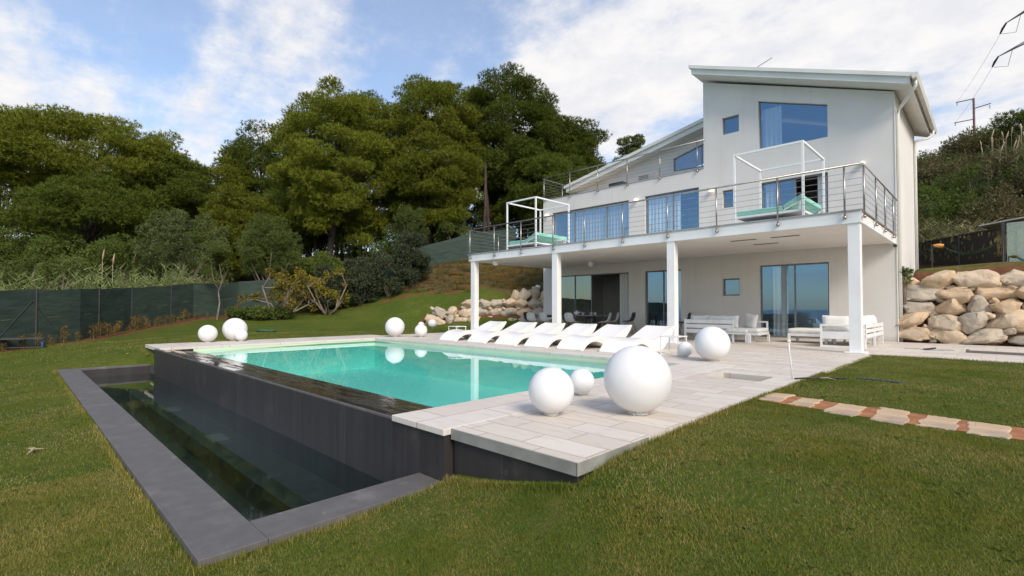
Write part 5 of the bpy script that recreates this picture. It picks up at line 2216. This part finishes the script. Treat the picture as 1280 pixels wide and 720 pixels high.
# shrubs
SH = [
    ('round grey green olive bush standing before the slim pines', -33.7, 11.7, 2.0, 2.0, 5.0, 46, 'olive_leaf', 31, .13, .035, 420, .50),
    ('pale green loose tree left of the round olive bush', -38.7, 8.1, 2.5, 2.2, 5.2, 46, 'pale_leaf', 32, .16, .05, 360, .60),
    ('mid green bush left of the pale loose tree', -41.4, 5.4, 1.6, 1.5, 4.4, 26, 'green_leaf', 33, .15, .05, 340, .55),
    ('grey green olive bush under the centre pine', -30.4, 20.5, 1.5, 1.5, 7.0, 28, 'olive_leaf', 34, .13, .035, 340, .45),
    ('grey green bush at the left edge above the net fence', -42.4, .35, 2.0, 1.1, 3.3, 24, 'olive_leaf', 37, .14, .04, 320, .5),
    ('grey green bush above the net fence near the left edge', -37.9, 2.0, 1.2, .8, 3.1, 16, 'olive_leaf', 38, .13, .04, 320, .42),
    ('bright green shrub behind the fig, below the bright pine', -35.5, 14.6, 1.6, 1.1, 3.6, 22, 'green_leaf', 39, .15, .05, 320, .5),
    ('leafy green shrub right of the round olive bush', -34.0, 15.6, 1.5, 1.3, 3.8, 20, 'green_leaf', 40, .15, .05, 320, .5),
    ('deep green shrub in the shade below the centre pine', -33.5, 21.0, 1.6, 1.3, 5.9, 22, 'green_leaf', 41, .15, .05, 320, .5),
    ('deep green shrub where the net fence meets the balcony', -29.8, 24.0, 1.4, 1.2, 6.4, 18, 'green_leaf', 42, .15, .05, 300, .5),
    ('shaded shrub low in the wood on the far left', -48.5, 1.5, 2.2, 1.5, 4.6, 28, 'green_leaf', 43, .18, .06, 300, .6),
    ('shaded shrub low in the wood under the low dark pine', -46.5, 6.8, 2.2, 1.6, 5.2, 28, 'green_leaf', 44, .18, .06, 300, .6),
    ('shaded shrub low in the wood under the slim pine', -44.5, 10.2, 2.0, 1.6, 5.2, 26, 'green_leaf', 45, .18, .06, 300, .6),
    ('shaded shrub low in the wood behind the yellow fig', -39.5, 14.0, 2.0, 1.5, 5.0, 26, 'green_leaf', 46, .18, .06, 300, .6),
    ('shaded shrub behind the hedge, under the tall bright pine', -37.0, 20.5, 2.0, 1.6, 6.4, 26, 'green_leaf', 47, .18, .06, 300, .6),
]
for i, (x, y, zc, wh) in enumerate([(-52, -1, 4.8, 'under the far left pine'), (-54, 3.5, 5.2, 'behind the trunk of the umbrella pine'), (-53, 8.5, 5.6, 'right of the umbrella pine trunk'), (-47, -2, 4.0, 'at the far left edge behind the fence'),
                                      (-50, 12.5, 6.4, 'deep under the slim pine'), (-44, 3.2, 4.2, 'behind the reeds'), (-38, 26, 9.0, 'deep behind the grey green olive bush'), (-34.5, 28, 9.4, 'deep behind the centre pine'),
                                      (-31.2, 30.5, 9.0, 'deep in the shade left of the balcony'), (-29, 34, 9.6, 'deep in the shade behind the balcony'), (-41, 18, 7.2, 'deep behind the tall bright pine'), (-45, 15, 7.0, 'deep between the slim pines')]):
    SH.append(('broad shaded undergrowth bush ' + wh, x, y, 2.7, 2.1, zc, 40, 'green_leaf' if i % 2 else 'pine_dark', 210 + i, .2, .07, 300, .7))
for a in SH:
    shrub(a[0], a[1], a[2], a[3], a[4], a[5], a[6], a[7], a[8], Ln=a[9], Wd=a[10], leafn=a[11], cr=a[12])
# hedge of dark glossy oleander with pale tips
for (lab, x, y, rx, rz_, zc, n_, sd_) in [('dark oleander bush at the left end of the hedge', -30.0, 13.9, 1.25, 1.25, 2.2, 26, 51), ('dark oleander bush, second from the left in the hedge', -28.9, 15.7, 1.3, 1.35, 2.8, 28, 52),
                                          ('dark oleander bush in the middle of the hedge', -28.1, 17.2, 1.25, 1.35, 3.3, 28, 53), ('tall oleander bush with pale tips at the right end of the hedge', -27.4, 18.5, 1.1, 1.7, 4.1, 34, 54)]:
    shrub(lab, x, y, rx, rz_, zc, n_, 'oleander_leaf', sd_, Ln=.16, Wd=.05, leafn=420, cr=.5, name='oleander_bush', group='oleander hedge', up=.5)

# fig with yellow leaves and pale crooked branches
fg = empty('fig_tree', (-30.0, 11.2, T(-30.0, 11.2)), 'low fig tree with yellow leaves and bare pale branches by the fence', 'tree')
b = MB()
rg = np.random.default_rng(61)
tips = []
for k in range(11):
    a = rg.uniform(0, 6.28)
    r1 = rg.uniform(.8, 1.7)
    p1 = Vector((r1 * .5 * math.cos(a), r1 * .5 * math.sin(a), rg.uniform(.25, .8)))
    p2 = Vector((r1 * math.cos(a + .3), r1 * math.sin(a + .3), rg.uniform(.7, 1.9)))
    b.tube([(0, 0, -.1), p1, p2], [.075, .055, .03], 6)
    for m_ in range(4):
        q = p2 + Vector((rg.uniform(-.8, .8), rg.uniform(-.8, .8), rg.uniform(-.2, .9)))
        b.tube([p2, (p2 + q) / 2 + Vector((0, 0, -.06)), q], [.03, .022, .010], 5)
        tips.append(q)
b.build('branch', 'pale_bark', fg, smooth=True)
tp_ = np.array([list(q) for q in tips if rg.random() < .8])
np_mesh('leaves', clump_leaves(tp_, np.full((len(tp_), 3), .28), 90, .15, .11, rg, up=-.1, shell=.2, tuft=2), 3, 'fig_leaf', fg)
f2 = copy_tree(fg)
f2.location = (-28.6, 13.3, T(-28.6, 13.3))
f2.rotation_euler = (0, 0, 2.1)
f2.scale = (.8, .8, 1.05)
fg['label'] = 'low fig tree with yellow leaves and bare pale branches, left of the pair'
f2['label'] = 'taller fig tree with yellow leaves touching the oleander hedge'
fg['group'] = f2['group'] = 'yellow fig trees'

# slender tree in front of the net fence
t_ = shrub('slender young tree with thin pale crown in front of the net fence', -31.6, 8.2, .75, 1.5, 3.6, 20, 'olive_leaf', 62, Ln=.12, Wd=.03, leafn=120, cr=.38, name='young_tree', group=None, cat='tree', stem=None)
b = MB()
b.tube([(0, 0, -.1), (.12, .05, .5), (.02, .14, 1.0), (-.1, .1, 1.6), (.05, .25, 2.3), (.0, .1, 3.2)], [.06, .05, .04, .035, .025, .01], 6)
for q_ in ((.5, .4, 2.9), (-.4, .5, 2.8), (.3, -.4, 3.1), (-.5, -.2, 3.4)):
    b.tube([(-.06, .14, 1.7), (q_[0] * .5, q_[1] * .5, 2.2), q_], [.025, .018, .006], 5)
b.build('trunk', 'pale_bark', t_)
# low weeds at the foot of the figs
for k, (x, y) in enumerate([(-31.0, 9.4), (-30.2, 9.9), (-29.4, 10.6)]):
    shrub('patch of bright green leaves at the foot of the fig, ' + ['nearest the slender tree', 'in the middle', 'farthest from the fence'][k], x, y, .8, .25, T(x, y) + .3, 12, 'green_leaf', 70 + k, Ln=.16, Wd=.06, leafn=150, cr=.3, name='weed_patch', group='weeds under the figs', cat='plant')


# reeds
def reed(n_, h, seed, spread, mat, plumes=0):
    rg = np.random.default_rng(seed)
    base = np.stack([rg.normal(0, spread, n_), rg.normal(0, spread, n_), np.zeros(n_)], 1)
    V = []
    for p in base:
        hh = h * rg.uniform(.6, 1.1)
        lean = np.array([rg.normal(0, .12), rg.normal(0, .12), 1.0])
        lean /= np.linalg.norm(lean)
        k = int(hh / .16)
        Pb = p + np.outer(np.linspace(.1, 1, k) * hh, lean)
        a = rg.uniform(0, 6.28, k)
        D = unit(np.stack([np.cos(a) * .8, np.sin(a) * .8, rg.uniform(.3, 1.0, k)], 1))
        V.append(leaf_tris(Pb, D, .42, .045, rg))
        V.append(leaf_tris(p[None], lean[None], hh, .03, rg))
    return np.concatenate(V), base


rv = []
for s_ in range(3):
    V, base = reed(44, 2.3, 80 + s_, .5, 'reed_leaf')
    rv.append(V)
posr = [(-33.3, 1.0), (-33.6, 2.2), (-34.0, 3.2), (-34.3, 4.2), (-34.5, 5.1), (-34.8, 6.0), (-35.0, 6.9), (-35.3, 7.8), (-35.4, 8.7), (-32.6, .1), (-35.6, 3.6), (-36.0, 5.4), (-36.3, 7.2)]
protos = []
for s_ in range(3):
    r_ = empty('reed_clump', (0, 0, 0), None, 'reeds', 'reeds behind the net fence')
    np_mesh('leaves', rv[s_], 3, 'reed_leaf', r_)
    protos.append(r_)
ordn = ['first', 'second', 'third', 'fourth', 'fifth', 'sixth', 'seventh', 'eighth', 'ninth', 'tenth', 'eleventh', 'twelfth', 'thirteenth', 'fourteenth', 'fifteenth', 'sixteenth']
used = set()
left2right = sorted(range(len(posr)), key=lambda i: posr[i][1] + (0 if posr[i][0] > -35.5 else .01))
for rank, i in enumerate(left2right):
    x, y = posr[i]
    k = i % 3
    o = protos[k] if k not in used else copy_tree(protos[k])
    used.add(k)
    o.location = (x, y, T(x, y) - .02)
    o.rotation_euler = (0, 0, i * 1.3)
    o.scale = (1, 1, rr.uniform(.85, 1.15))
    o['label'] = 'clump of pale green reeds behind the net fence, %s from the left' % ordn[rank]
# tall plumes above the reeds
plm = empty('pampas_grass', (-36.2, 3.6, T(-36.2, 3.6)), 'two tall pale plumes standing above the reeds on the left', 'plant')
for dx, h in ((0, 3.1), (.45, 2.9)):
    b = MB()
    b.tube([(dx * .3, dx, 0), (dx * .3, dx, h)], .018, 5)
    b.build('stalk', 'plume', plm)
    b = MB()
    b.tube([(dx * .3, dx, h - .1), (dx * .3, dx + .03, h + .25), (dx * .3, dx + .08, h + .6)], [.02, .045, .010], 7)
    b.build('plume', 'plume', plm, smooth=True)

# young hedge plants along the left fence
sdl = []
for s_ in range(4):
    rg = np.random.default_rng(90 + s_)
    r_ = empty('hedge_seedling', (0, 0, 0), None, 'plant', 'young hedge plants along the net fence')
    C = np.stack([rg.normal(0, .06, 7), rg.normal(0, .06, 7), np.linspace(.10, .52, 7)], 1)
    np_mesh('leaves', clump_leaves(C, np.full((7, 3), .10), 26, .10, .035, rg, up=.6, shell=.2, tuft=2), 3, 'seedling_leaf', r_)
    b = MB()
    b.tube([(0, 0, -.05), (0.01, 0, .5)], .008, 5)
    b.build('stem', 'pale_bark', r_)
    sdl.append(r_)
fp = []
for (a, c_) in zip(FENCE[2:7], FENCE[3:8]):
    L_ = math.hypot(c_[0] - a[0], c_[1] - a[1])
    n_ = int(L_ / .48)
    nx_, ny_ = (c_[1] - a[1]) / L_, -(c_[0] - a[0]) / L_
    for k in range(n_):
        f_ = k / n_
        fp.append((a[0] + (c_[0] - a[0]) * f_ + nx_ * .42, a[1] + (c_[1] - a[1]) * f_ + ny_ * .42))
fp = fp[:34]
usedk = set()
for i, (x, y) in enumerate(fp):
    k = i % 4
    o = sdl[k] if k not in usedk else copy_tree(sdl[k])
    usedk.add(k)
    o.location = (x + rr.uniform(-.08, .08), y + rr.uniform(-.08, .08), T(x, y))
    s_ = rr.uniform(.5, 1.05)
    o.scale = (s_, s_, s_ * rr.uniform(.85, 1.2))
    o.rotation_euler = (0, 0, i * 2.1)
    o['label'] = 'small reddish green seedling in the row of young hedge plants along the net fence'

# right hillside brush
HB = []
rh = random.Random(33)
hp = []
for mt_, c_, ln in (('scrub_leaf', .55, .14), ('green_leaf', .55, .15), ('olive_leaf', .5, .13), ('pale_leaf', .5, .14)):
    rg = np.random.default_rng(120 + len(hp))
    n_ = 16
    C = unit(rg.normal(size=(n_, 3))) * (rg.uniform(.3, 1, (n_, 1)) ** .5) * np.array([1.2, 1.2, .8]) + np.array([0, 0, .7])
    C[:, 2] = np.maximum(C[:, 2], .1)
    r_ = empty('hillside_shrub', (0, 0, 0), None, 'shrub', 'shrubs on the hillside right of the villa')
    np_mesh('foliage', clump_leaves(C, np.full((n_, 3), c_), 420, ln, .05, rg, up=.3, shell=.35, tuft=3), 3, mt_, r_)
    hp.append(r_)
kinds = ['brownish scrubby', 'fresh green leafy', 'grey green', 'pale green']
hpos = []
for row, (yy_, n_) in enumerate(((31.8, 4), (33.0, 6), (35, 7), (37, 8), (41, 9), (45, 9), (49, 10), (53, 10), (57, 9))):
    for k in range(n_):
        f_ = (k + rh.uniform(.1, .9)) / n_
        # visible wedge right of the villa
        t0 = yy_ * (-0.115)
        x = t0 - 1.0 + f_ * (yy_ * .10 + 6.0)
        if row < 2 and x > -2.0:
            x = x * .5 - 2.0 if row == 0 else x
        hpos.append((x, yy_ + rh.uniform(-1.2, 1.2), row))
usedk = set()
rowname = ['low behind the black screen', 'just above the black screen', 'low on the hillside', 'on the lower hillside', 'halfway up the hillside', 'above mid hillside', 'high on the hillside', 'just below the ridge', 'on the ridge']
cnt = {}
for i, (x, y, row) in enumerate(hpos):
    k = rh.choice([0, 0, 0, 1, 2, 3]) if row > 4 else rh.choice([0, 1, 1, 2, 3, 3])
    o = hp[k] if k not in usedk else copy_tree(hp[k])
    usedk.add(k)
    o.location = (x, y, T(x, y) - .15)
    s_ = rh.uniform(.8, 1.35) * (1.0 if row < 7 else 1.25)
    o.scale = (s_, s_, s_ * rh.uniform(.8, 1.1))
    o.rotation_euler = (0, 0, rh.uniform(0, 6.28))
    c0 = cnt.get((row, k), 0)
    cnt[row, k] = c0 + 1
    o['_rk'] = '%d_%d' % (row, k)
    o['_x'] = x / y
    HB.append((row, k, x / y, o))
for (row, k) in {(h[0], h[1]) for h in HB}:
    L_ = sorted([h for h in HB if h[0] == row and h[1] == k], key=lambda h: h[2])
    for j, h in enumerate(L_):
        extra = '' if len(L_) == 1 else ', %s from left' % ordn[j]
        h[3]['label'] = '%s shrub %s%s' % (kinds[k], rowname[row], extra)
        del h[3]['_rk']
        del h[3]['_x']

# cane stand with dry plumes on the right hill
rc = []
for s_ in range(3):
    V, base = reed(30, 3.6, 140 + s_, .7, 'reed_dry')
    r_ = empty('giant_cane', (0, 0, 0), None, 'reeds', 'tall canes on the hillside')
    np_mesh('leaves', V, 3, 'reed_dry', r_)
    for p in base[::4]:
        b = MB()
        hh = 3.4 + .5 * math.sin(p[0] * 9)
        b.tube([(p[0], p[1], 2.6), (p[0], p[1], hh), (p[0] + .05, p[1], hh + .20), (p[0] + .12, p[1], hh + .45)], [.01, .015, .045, .008], 6)
        b.build('plume', 'plume', r_, smooth=True)
    rc.append(r_)
cpos = [(1.0, 33.5), (1.9, 33.0), (3.0, 32.0), (1.6, 35.5), (2.8, 34.6), (.6, 37.0), (1.5, 38.6), (2.6, 37.2), (3.9, 35.2), (3.6, 37.5)]
usedk = set()
srt = sorted(range(len(cpos)), key=lambda i: cpos[i][0] / cpos[i][1])
for rank, i in enumerate(srt):
    x, y = cpos[i]
    k = i % 3
    o = rc[k] if k not in usedk else copy_tree(rc[k])
    usedk.add(k)
    o.location = (x, y, T(x, y) - .1)
    s_ = rh.uniform(.72, .92)
    o.scale = (s_, s_, s_)
    o.rotation_euler = (0, 0, i * 1.7)
    o['label'] = 'stand of tall canes with dry plumes on the right hillside, %s from the left' % ordn[rank]
# low grey grasses just behind the screen
gr_p = None
for i, (x, y) in enumerate([(-3.6, 31.0), (-2.9, 30.2), (-2.3, 29.6), (-1.7, 28.9), (-1.2, 28.2), (-.6, 27.5)]):
    if gr_p is None:
        V, base = reed(60, 1.5, 160, .45, 'reed_dry')
        gr_p = empty('tall_grass_clump', (0, 0, 0), None, 'grass clump', 'dry grass behind the black screen')
        np_mesh('leaves', V, 3, 'reed_dry', gr_p)
        o = gr_p
    else:
        o = copy_tree(gr_p)
    o.location = (x, y, T(x, y))
    o.rotation_euler = (0, 0, i)
    o['label'] = 'clump of dry grey grass behind the black screen, %s from the left' % ordn[i]
pine('dark leafy tree on the ridge at the right edge of the picture', 2.2, 50, 2.0, 50, T(2.2, 50) + 2.2, 1.9, 1.4, 30, 171, 'green_leaf', group=None, name='broadleaf_tree', cr=.7, r0=.15)
shrub('yellow green weed growing from the boulders at the villa corner', -1.95, 19.1, .12, .25, 2.0, 6, 'pale_leaf', 180, Ln=.12, Wd=.05, leafn=40, cr=.12, name='weed', group=None, cat='plant')

# weeds and dry tufts on the rough bank above the left boulder wall
tf = []
for s_, mt_ in enumerate(('reed_dry', 'scrub_leaf', 'seedling_leaf')):
    rg = np.random.default_rng(190 + s_)
    n_ = 160
    p = np.stack([rg.normal(0, .32, n_), rg.normal(0, .32, n_), np.zeros(n_)], 1)
    a = rg.uniform(0, 6.28, n_)
    D = unit(np.stack([np.cos(a) * .5, np.sin(a) * .5, np.ones(n_)], 1))
    V = leaf_tris(p, D, .34, .03, rg)
    tf.append(V)
rg = np.random.default_rng(200)
nb = 0
acc3 = [[], [], []]
tx = rg.uniform(-30.5, -15, 1500)
ty = rg.uniform(15, 30, 1500)
okm = (ty > 17.6 + (tx + 27) * .34 + .3) & (ty < 29)
okm &= ~((tx > -23.0) & (ty < 18.0 + (tx + 22.7) * .727 + .2))
tx, ty = tx[okm], ty[okm]
tz = T_arr(tx, ty)
for x, y, z in zip(tx, ty, tz):
    s_ = rg.integers(0, 3)
    acc3[s_].append(tf[s_] * rg.uniform(.3, .75) + np.array([x, y, z]))
for s_, nm, mt_ in ((0, 'dry_grass', 'bank_leaf'), (1, 'bank_scrub', 'scrub_leaf'), (2, 'red_weeds', 'seedling_leaf')):
    o = np_mesh(nm, np.concatenate(acc3[s_]), 3, mt_)
    tag(o, {'dry_grass': 'dry grass covering the rough bank above the left boulder wall', 'bank_scrub': 'low brown scrub covering the rough bank left of the villa', 'red_weeds': 'reddish weeds scattered over the rough bank'}[nm], 'ground cover', None, 'stuff')

# ------------------------------------------------------------------ utility pole, pylon and wires
up_ = empty('utility_pole', (-1.5, 81.9, 15.4), 'distant wooden utility pole with crossarms on the ridge', 'utility pole')
b = MB()
b.tube([(0, 0, 0), (0, 0, 11.2)], [.14, .11], 8)
b.build('pole', 'pole_wood', up_)
for z, x0_, x1_ in ((11.1, -1.6, .0), (9.9, 0.0, 1.5), (8.6, -1.8, 0)):
    b = MB()
    b.bar((x0_, -.1, z), (x1_, -.1, z + (.2 if x1_ > 0 else 0)), .045)
    for x in ((x0_ + .1,) if x1_ <= 0 else (x1_ - .1,)):
        b.tube([(x, -.1, z - .4), (x, -.1, z)], .04, 6)
    b.build('crossarm', 'pole_wood', up_)
py_ = empty('pylon', (9.0, 56.0, 10), 'lattice power pylon whose arm tips reach in at the top right corner', 'pylon')
b = MB()
for sx in (-1, 1):
    for sy in (-1, 1):
        b.bar((sx * 1.6, sy * 1.6, 0), (sx * .45, sy * .45, 26), .06)
for k in range(13):
    z0_, z1_ = k * 2.0, k * 2.0 + 2.0
    w0, w1 = 1.6 - 1.15 * z0_ / 26, 1.6 - 1.15 * z1_ / 26
    for sx, sy, tx_, ty_ in ((-1, -1, 1, -1), (1, -1, 1, 1), (1, 1, -1, 1), (-1, 1, -1, -1)):
        b.bar((sx * w0, sy * w0, z0_), (tx_ * w1, ty_ * w1, z1_), .03)
b.build('tower', 'galv', py_)
tips_w = []
for (tx_, ty_, tz_) in ((1.12, 63.4, 27.1), (.55, 62.9, 24.0)):
    tl = Vector((tx_ - 9.0, ty_ - 56.0, tz_ - 10))
    b = MB()
    for (sx, sz) in ((-.45, -.0), (.45, 0), (0, .9)):
        b.bar((sx, 0, tl.z + sz + .4), tuple(tl), .03)
    b.build('arm', 'galv', py_)
    b = MB()
    b.tube([tuple(tl), (tl.x - .25, tl.y + .5, tl.z - .25), (tl.x - .4, tl.y + 1.0, tl.z - .45)], [.07, .10, .07], 8)
    b.tube([tuple(tl + Vector((.9, -.6, .1))), tuple(tl + Vector((.6, 0, -1.1))), tuple(tl + Vector((-.3, .8, -.6)))], .02, 5)
    b.build('insulator', 'dark_metal', py_)
    tips_w.append((tx_, ty_, tz_))
ends = [(-3.1, 81.8, 26.4), (-3.3, 81.8, 23.9)]
for (a, e, lab) in zip(tips_w, ends, ('upper thin power line from the pylon to the distant pole', 'lower thin power line from the pylon to the distant pole')):
    b = MB()
    pts = []
    for k in range(11):
        t_ = k / 10
        p = Vector(a).lerp(Vector(e), t_)
        p.z -= 1.2 * 4 * t_ * (1 - t_) * .3
        pts.append(p)
    b.tube(pts, .013, 4)
    o = b.build('power_line', 'wire')
    tag(o, lab, 'power line', 'power lines at the top right')

# ------------------------------------------------------------------ grass blades on the near lawn
def blades(n_, rmin, rmax, h, wd, seed, seg=None):
    rng = np.random.default_rng(seed)
    r_ = np.sqrt(rng.uniform(rmin ** 2, rmax ** 2, n_))
    th = rng.uniform(R(-12), R(102), n_)            # from +y round to -x and a little beyond
    x = -np.sin(th) * r_
    y = np.cos(th) * r_
    ok = ~((x > -17.12) & (x < -1.985) & (y > 2.64))
    ok &= ~((x > -16.06) & (x < -3.34) & (y > .78) & (y < 2.66))
    ok &= ~((x > -2.0) & (y > 13.28))
    ok &= ~((x > -2.0) & (y > 5.56 + np.clip(-x, 0, 2) * .17) & (y < 6.18 + np.clip(-x, 0, 2) * .18) & (rng.random(n_) < .97))
    ok &= ~((np.abs(x + 1.2) < .28) & (np.abs(y - 8.72) < .09))
    worn = (np.sin(x * 1.7 + 2.1 * np.sin(y * .9)) * np.sin(y * 1.9 + 1.3 * np.sin(x * 1.1)) > .62) & (rng.random(n_) < .62)
    ok &= ~worn
    x, y = x[ok], y[ok]
    z = T_arr(x, y)
    n2 = len(x)
    k = h * rng.uniform(.45, 1.2, n2) * (.75 + .5 * (np.sin(x * 2.3 + 1.1 * np.sin(y * 1.7)) * np.sin(y * 2.9 + x) * .5 + .5))
    a = rng.uniform(0, 6.283, n2)
    ln_ = rng.uniform(.2, 1.9, n2)
    tip = np.stack([x + np.cos(a) * k * ln_, y + np.sin(a) * k * ln_, z + k], 1)
    b_ = a + 1.5708 + rng.uniform(-.5, .5, n2)
    w = wd * rng.uniform(.6, 1.3, n2) / 2
    p0 = np.stack([x - np.cos(b_) * w, y - np.sin(b_) * w, z - .004], 1)
    p1 = np.stack([x + np.cos(b_) * w, y + np.sin(b_) * w, z - .004], 1)
    return np.stack([p0, p1, tip], 1)


GV = np.concatenate([blades(760000, 1.6, 6.0, .017, .0036, 1), blades(480000, 6.0, 13.0, .019, .0062, 2), blades(180000, 13.0, 24.0, .024, .012, 3)])
o = np_mesh('lawn_grass', GV, 3, 'grass_blade')
tag(o, 'short patchy green and straw coloured lawn grass round the pool', 'grass', None, 'stuff')
# tuft edging against the pool walls
rng = np.random.default_rng(77)
seg_ = [((-3.34, 2.58), (-2.0, 2.62), 2500), ((-1.97, 2.62), (-1.97, 9.0), 4000), ((-3.33, .75), (-3.33, 2.5), 1500), ((-16.1, .77), (-3.35, .77), 6000), ((-17.15, 2.6), (-15.9, 2.6), 900), ((-1.97, 13.24), (1.2, 13.24), 2000)]
E_ = []
for a, b_, n_ in seg_:
    f_ = rng.random(n_)
    x = a[0] + (b_[0] - a[0]) * f_ + rng.normal(0, .02, n_)
    y = a[1] + (b_[1] - a[1]) * f_ - np.abs(rng.normal(0, .03, n_)) * (1 if a[1] == b_[1] or abs(a[1] - b_[1]) < .1 else 0)
    if abs(a[0] - b_[0]) < .1:
        x = a[0] + np.abs(rng.normal(0, .03, n_))
    z = T_arr(x, y)
    k = rng.uniform(.018, .055, n_)
    aa = rng.uniform(0, 6.283, n_)
    tip = np.stack([x + np.cos(aa) * k * .5, y + np.sin(aa) * k * .5, z + k], 1)
    w = .0035
    E_.append(np.stack([np.stack([x - w * np.sin(aa), y + w * np.cos(aa), z - .01], 1), np.stack([x + w * np.sin(aa), y - w * np.cos(aa), z - .01], 1), tip], 1))
o = np_mesh('edge_grass', np.concatenate(E_), 3, 'grass_blade')
tag(o, 'longer grass tufts along the edges of the paving and basin', 'grass', None, 'stuff')
rng = np.random.default_rng(91)
wx = -rng.uniform(-.5, 11, 900)
wy = rng.uniform(-.2, 8, 900)
okw = ~((wx > -17.12) & (wx < -1.95) & (wy > 2.55)) & ~((wx > -16.1) & (wx < -3.28) & (wy > .7)) & ~((wx > -2) & (wy > 5.5) & (wy < 6.6))
wx, wy = wx[okw], wy[okw]
wz = T_arr(wx, wy)
Wd_ = []
for x, y, z in zip(wx, wy, wz):
    k = rng.integers(4, 9)
    a = rng.uniform(0, 6.283, k)
    D = unit(np.stack([np.cos(a), np.sin(a), rng.uniform(.25, .8, k)], 1))
    P = np.repeat(np.array([[x, y, z + .004]]), k, 0) + D * .008
    Wd_.append(leaf_tris(P, D, rng.uniform(.018, .034), .016, rng))
o = np_mesh('lawn_weeds', np.concatenate(Wd_), 3, 'green_leaf')
tag(o, 'small broad leaved weeds scattered through the near lawn', 'weeds', None, 'stuff')
# a few fallen leaves and twigs near the basin
rl = random.Random(5)
for i, (x, y, lab, c_) in enumerate([(-7.2, .15, 'pale dry twig on the grass left of the basin', 'plume'), (-16.7, 2.2, 'yellow dry leaf on the grass at the back corner of the basin', 'orange'), (-1.72, 8.1, 'small pale leaf on the grass by the black hose', 'plume')]):
    b = MB()
    b.tube([(-.10, 0, 0), (0, .03, .01), (.12, -.01, 0)], [.004, .012, .003], 6)
    if i == 0:
        b.tube([(0, .03, .01), (.07, .09, .015)], [.006, .002], 5)
    o = b.build('fallen_leaf', c_)
    o.location = (x, y, T(x, y) + .035)
    o.scale = (1, 1, 1) if i else (1.3, 1.3, 1.3)
    tag(o, lab, 'leaf', 'fallen leaves on the lawn')
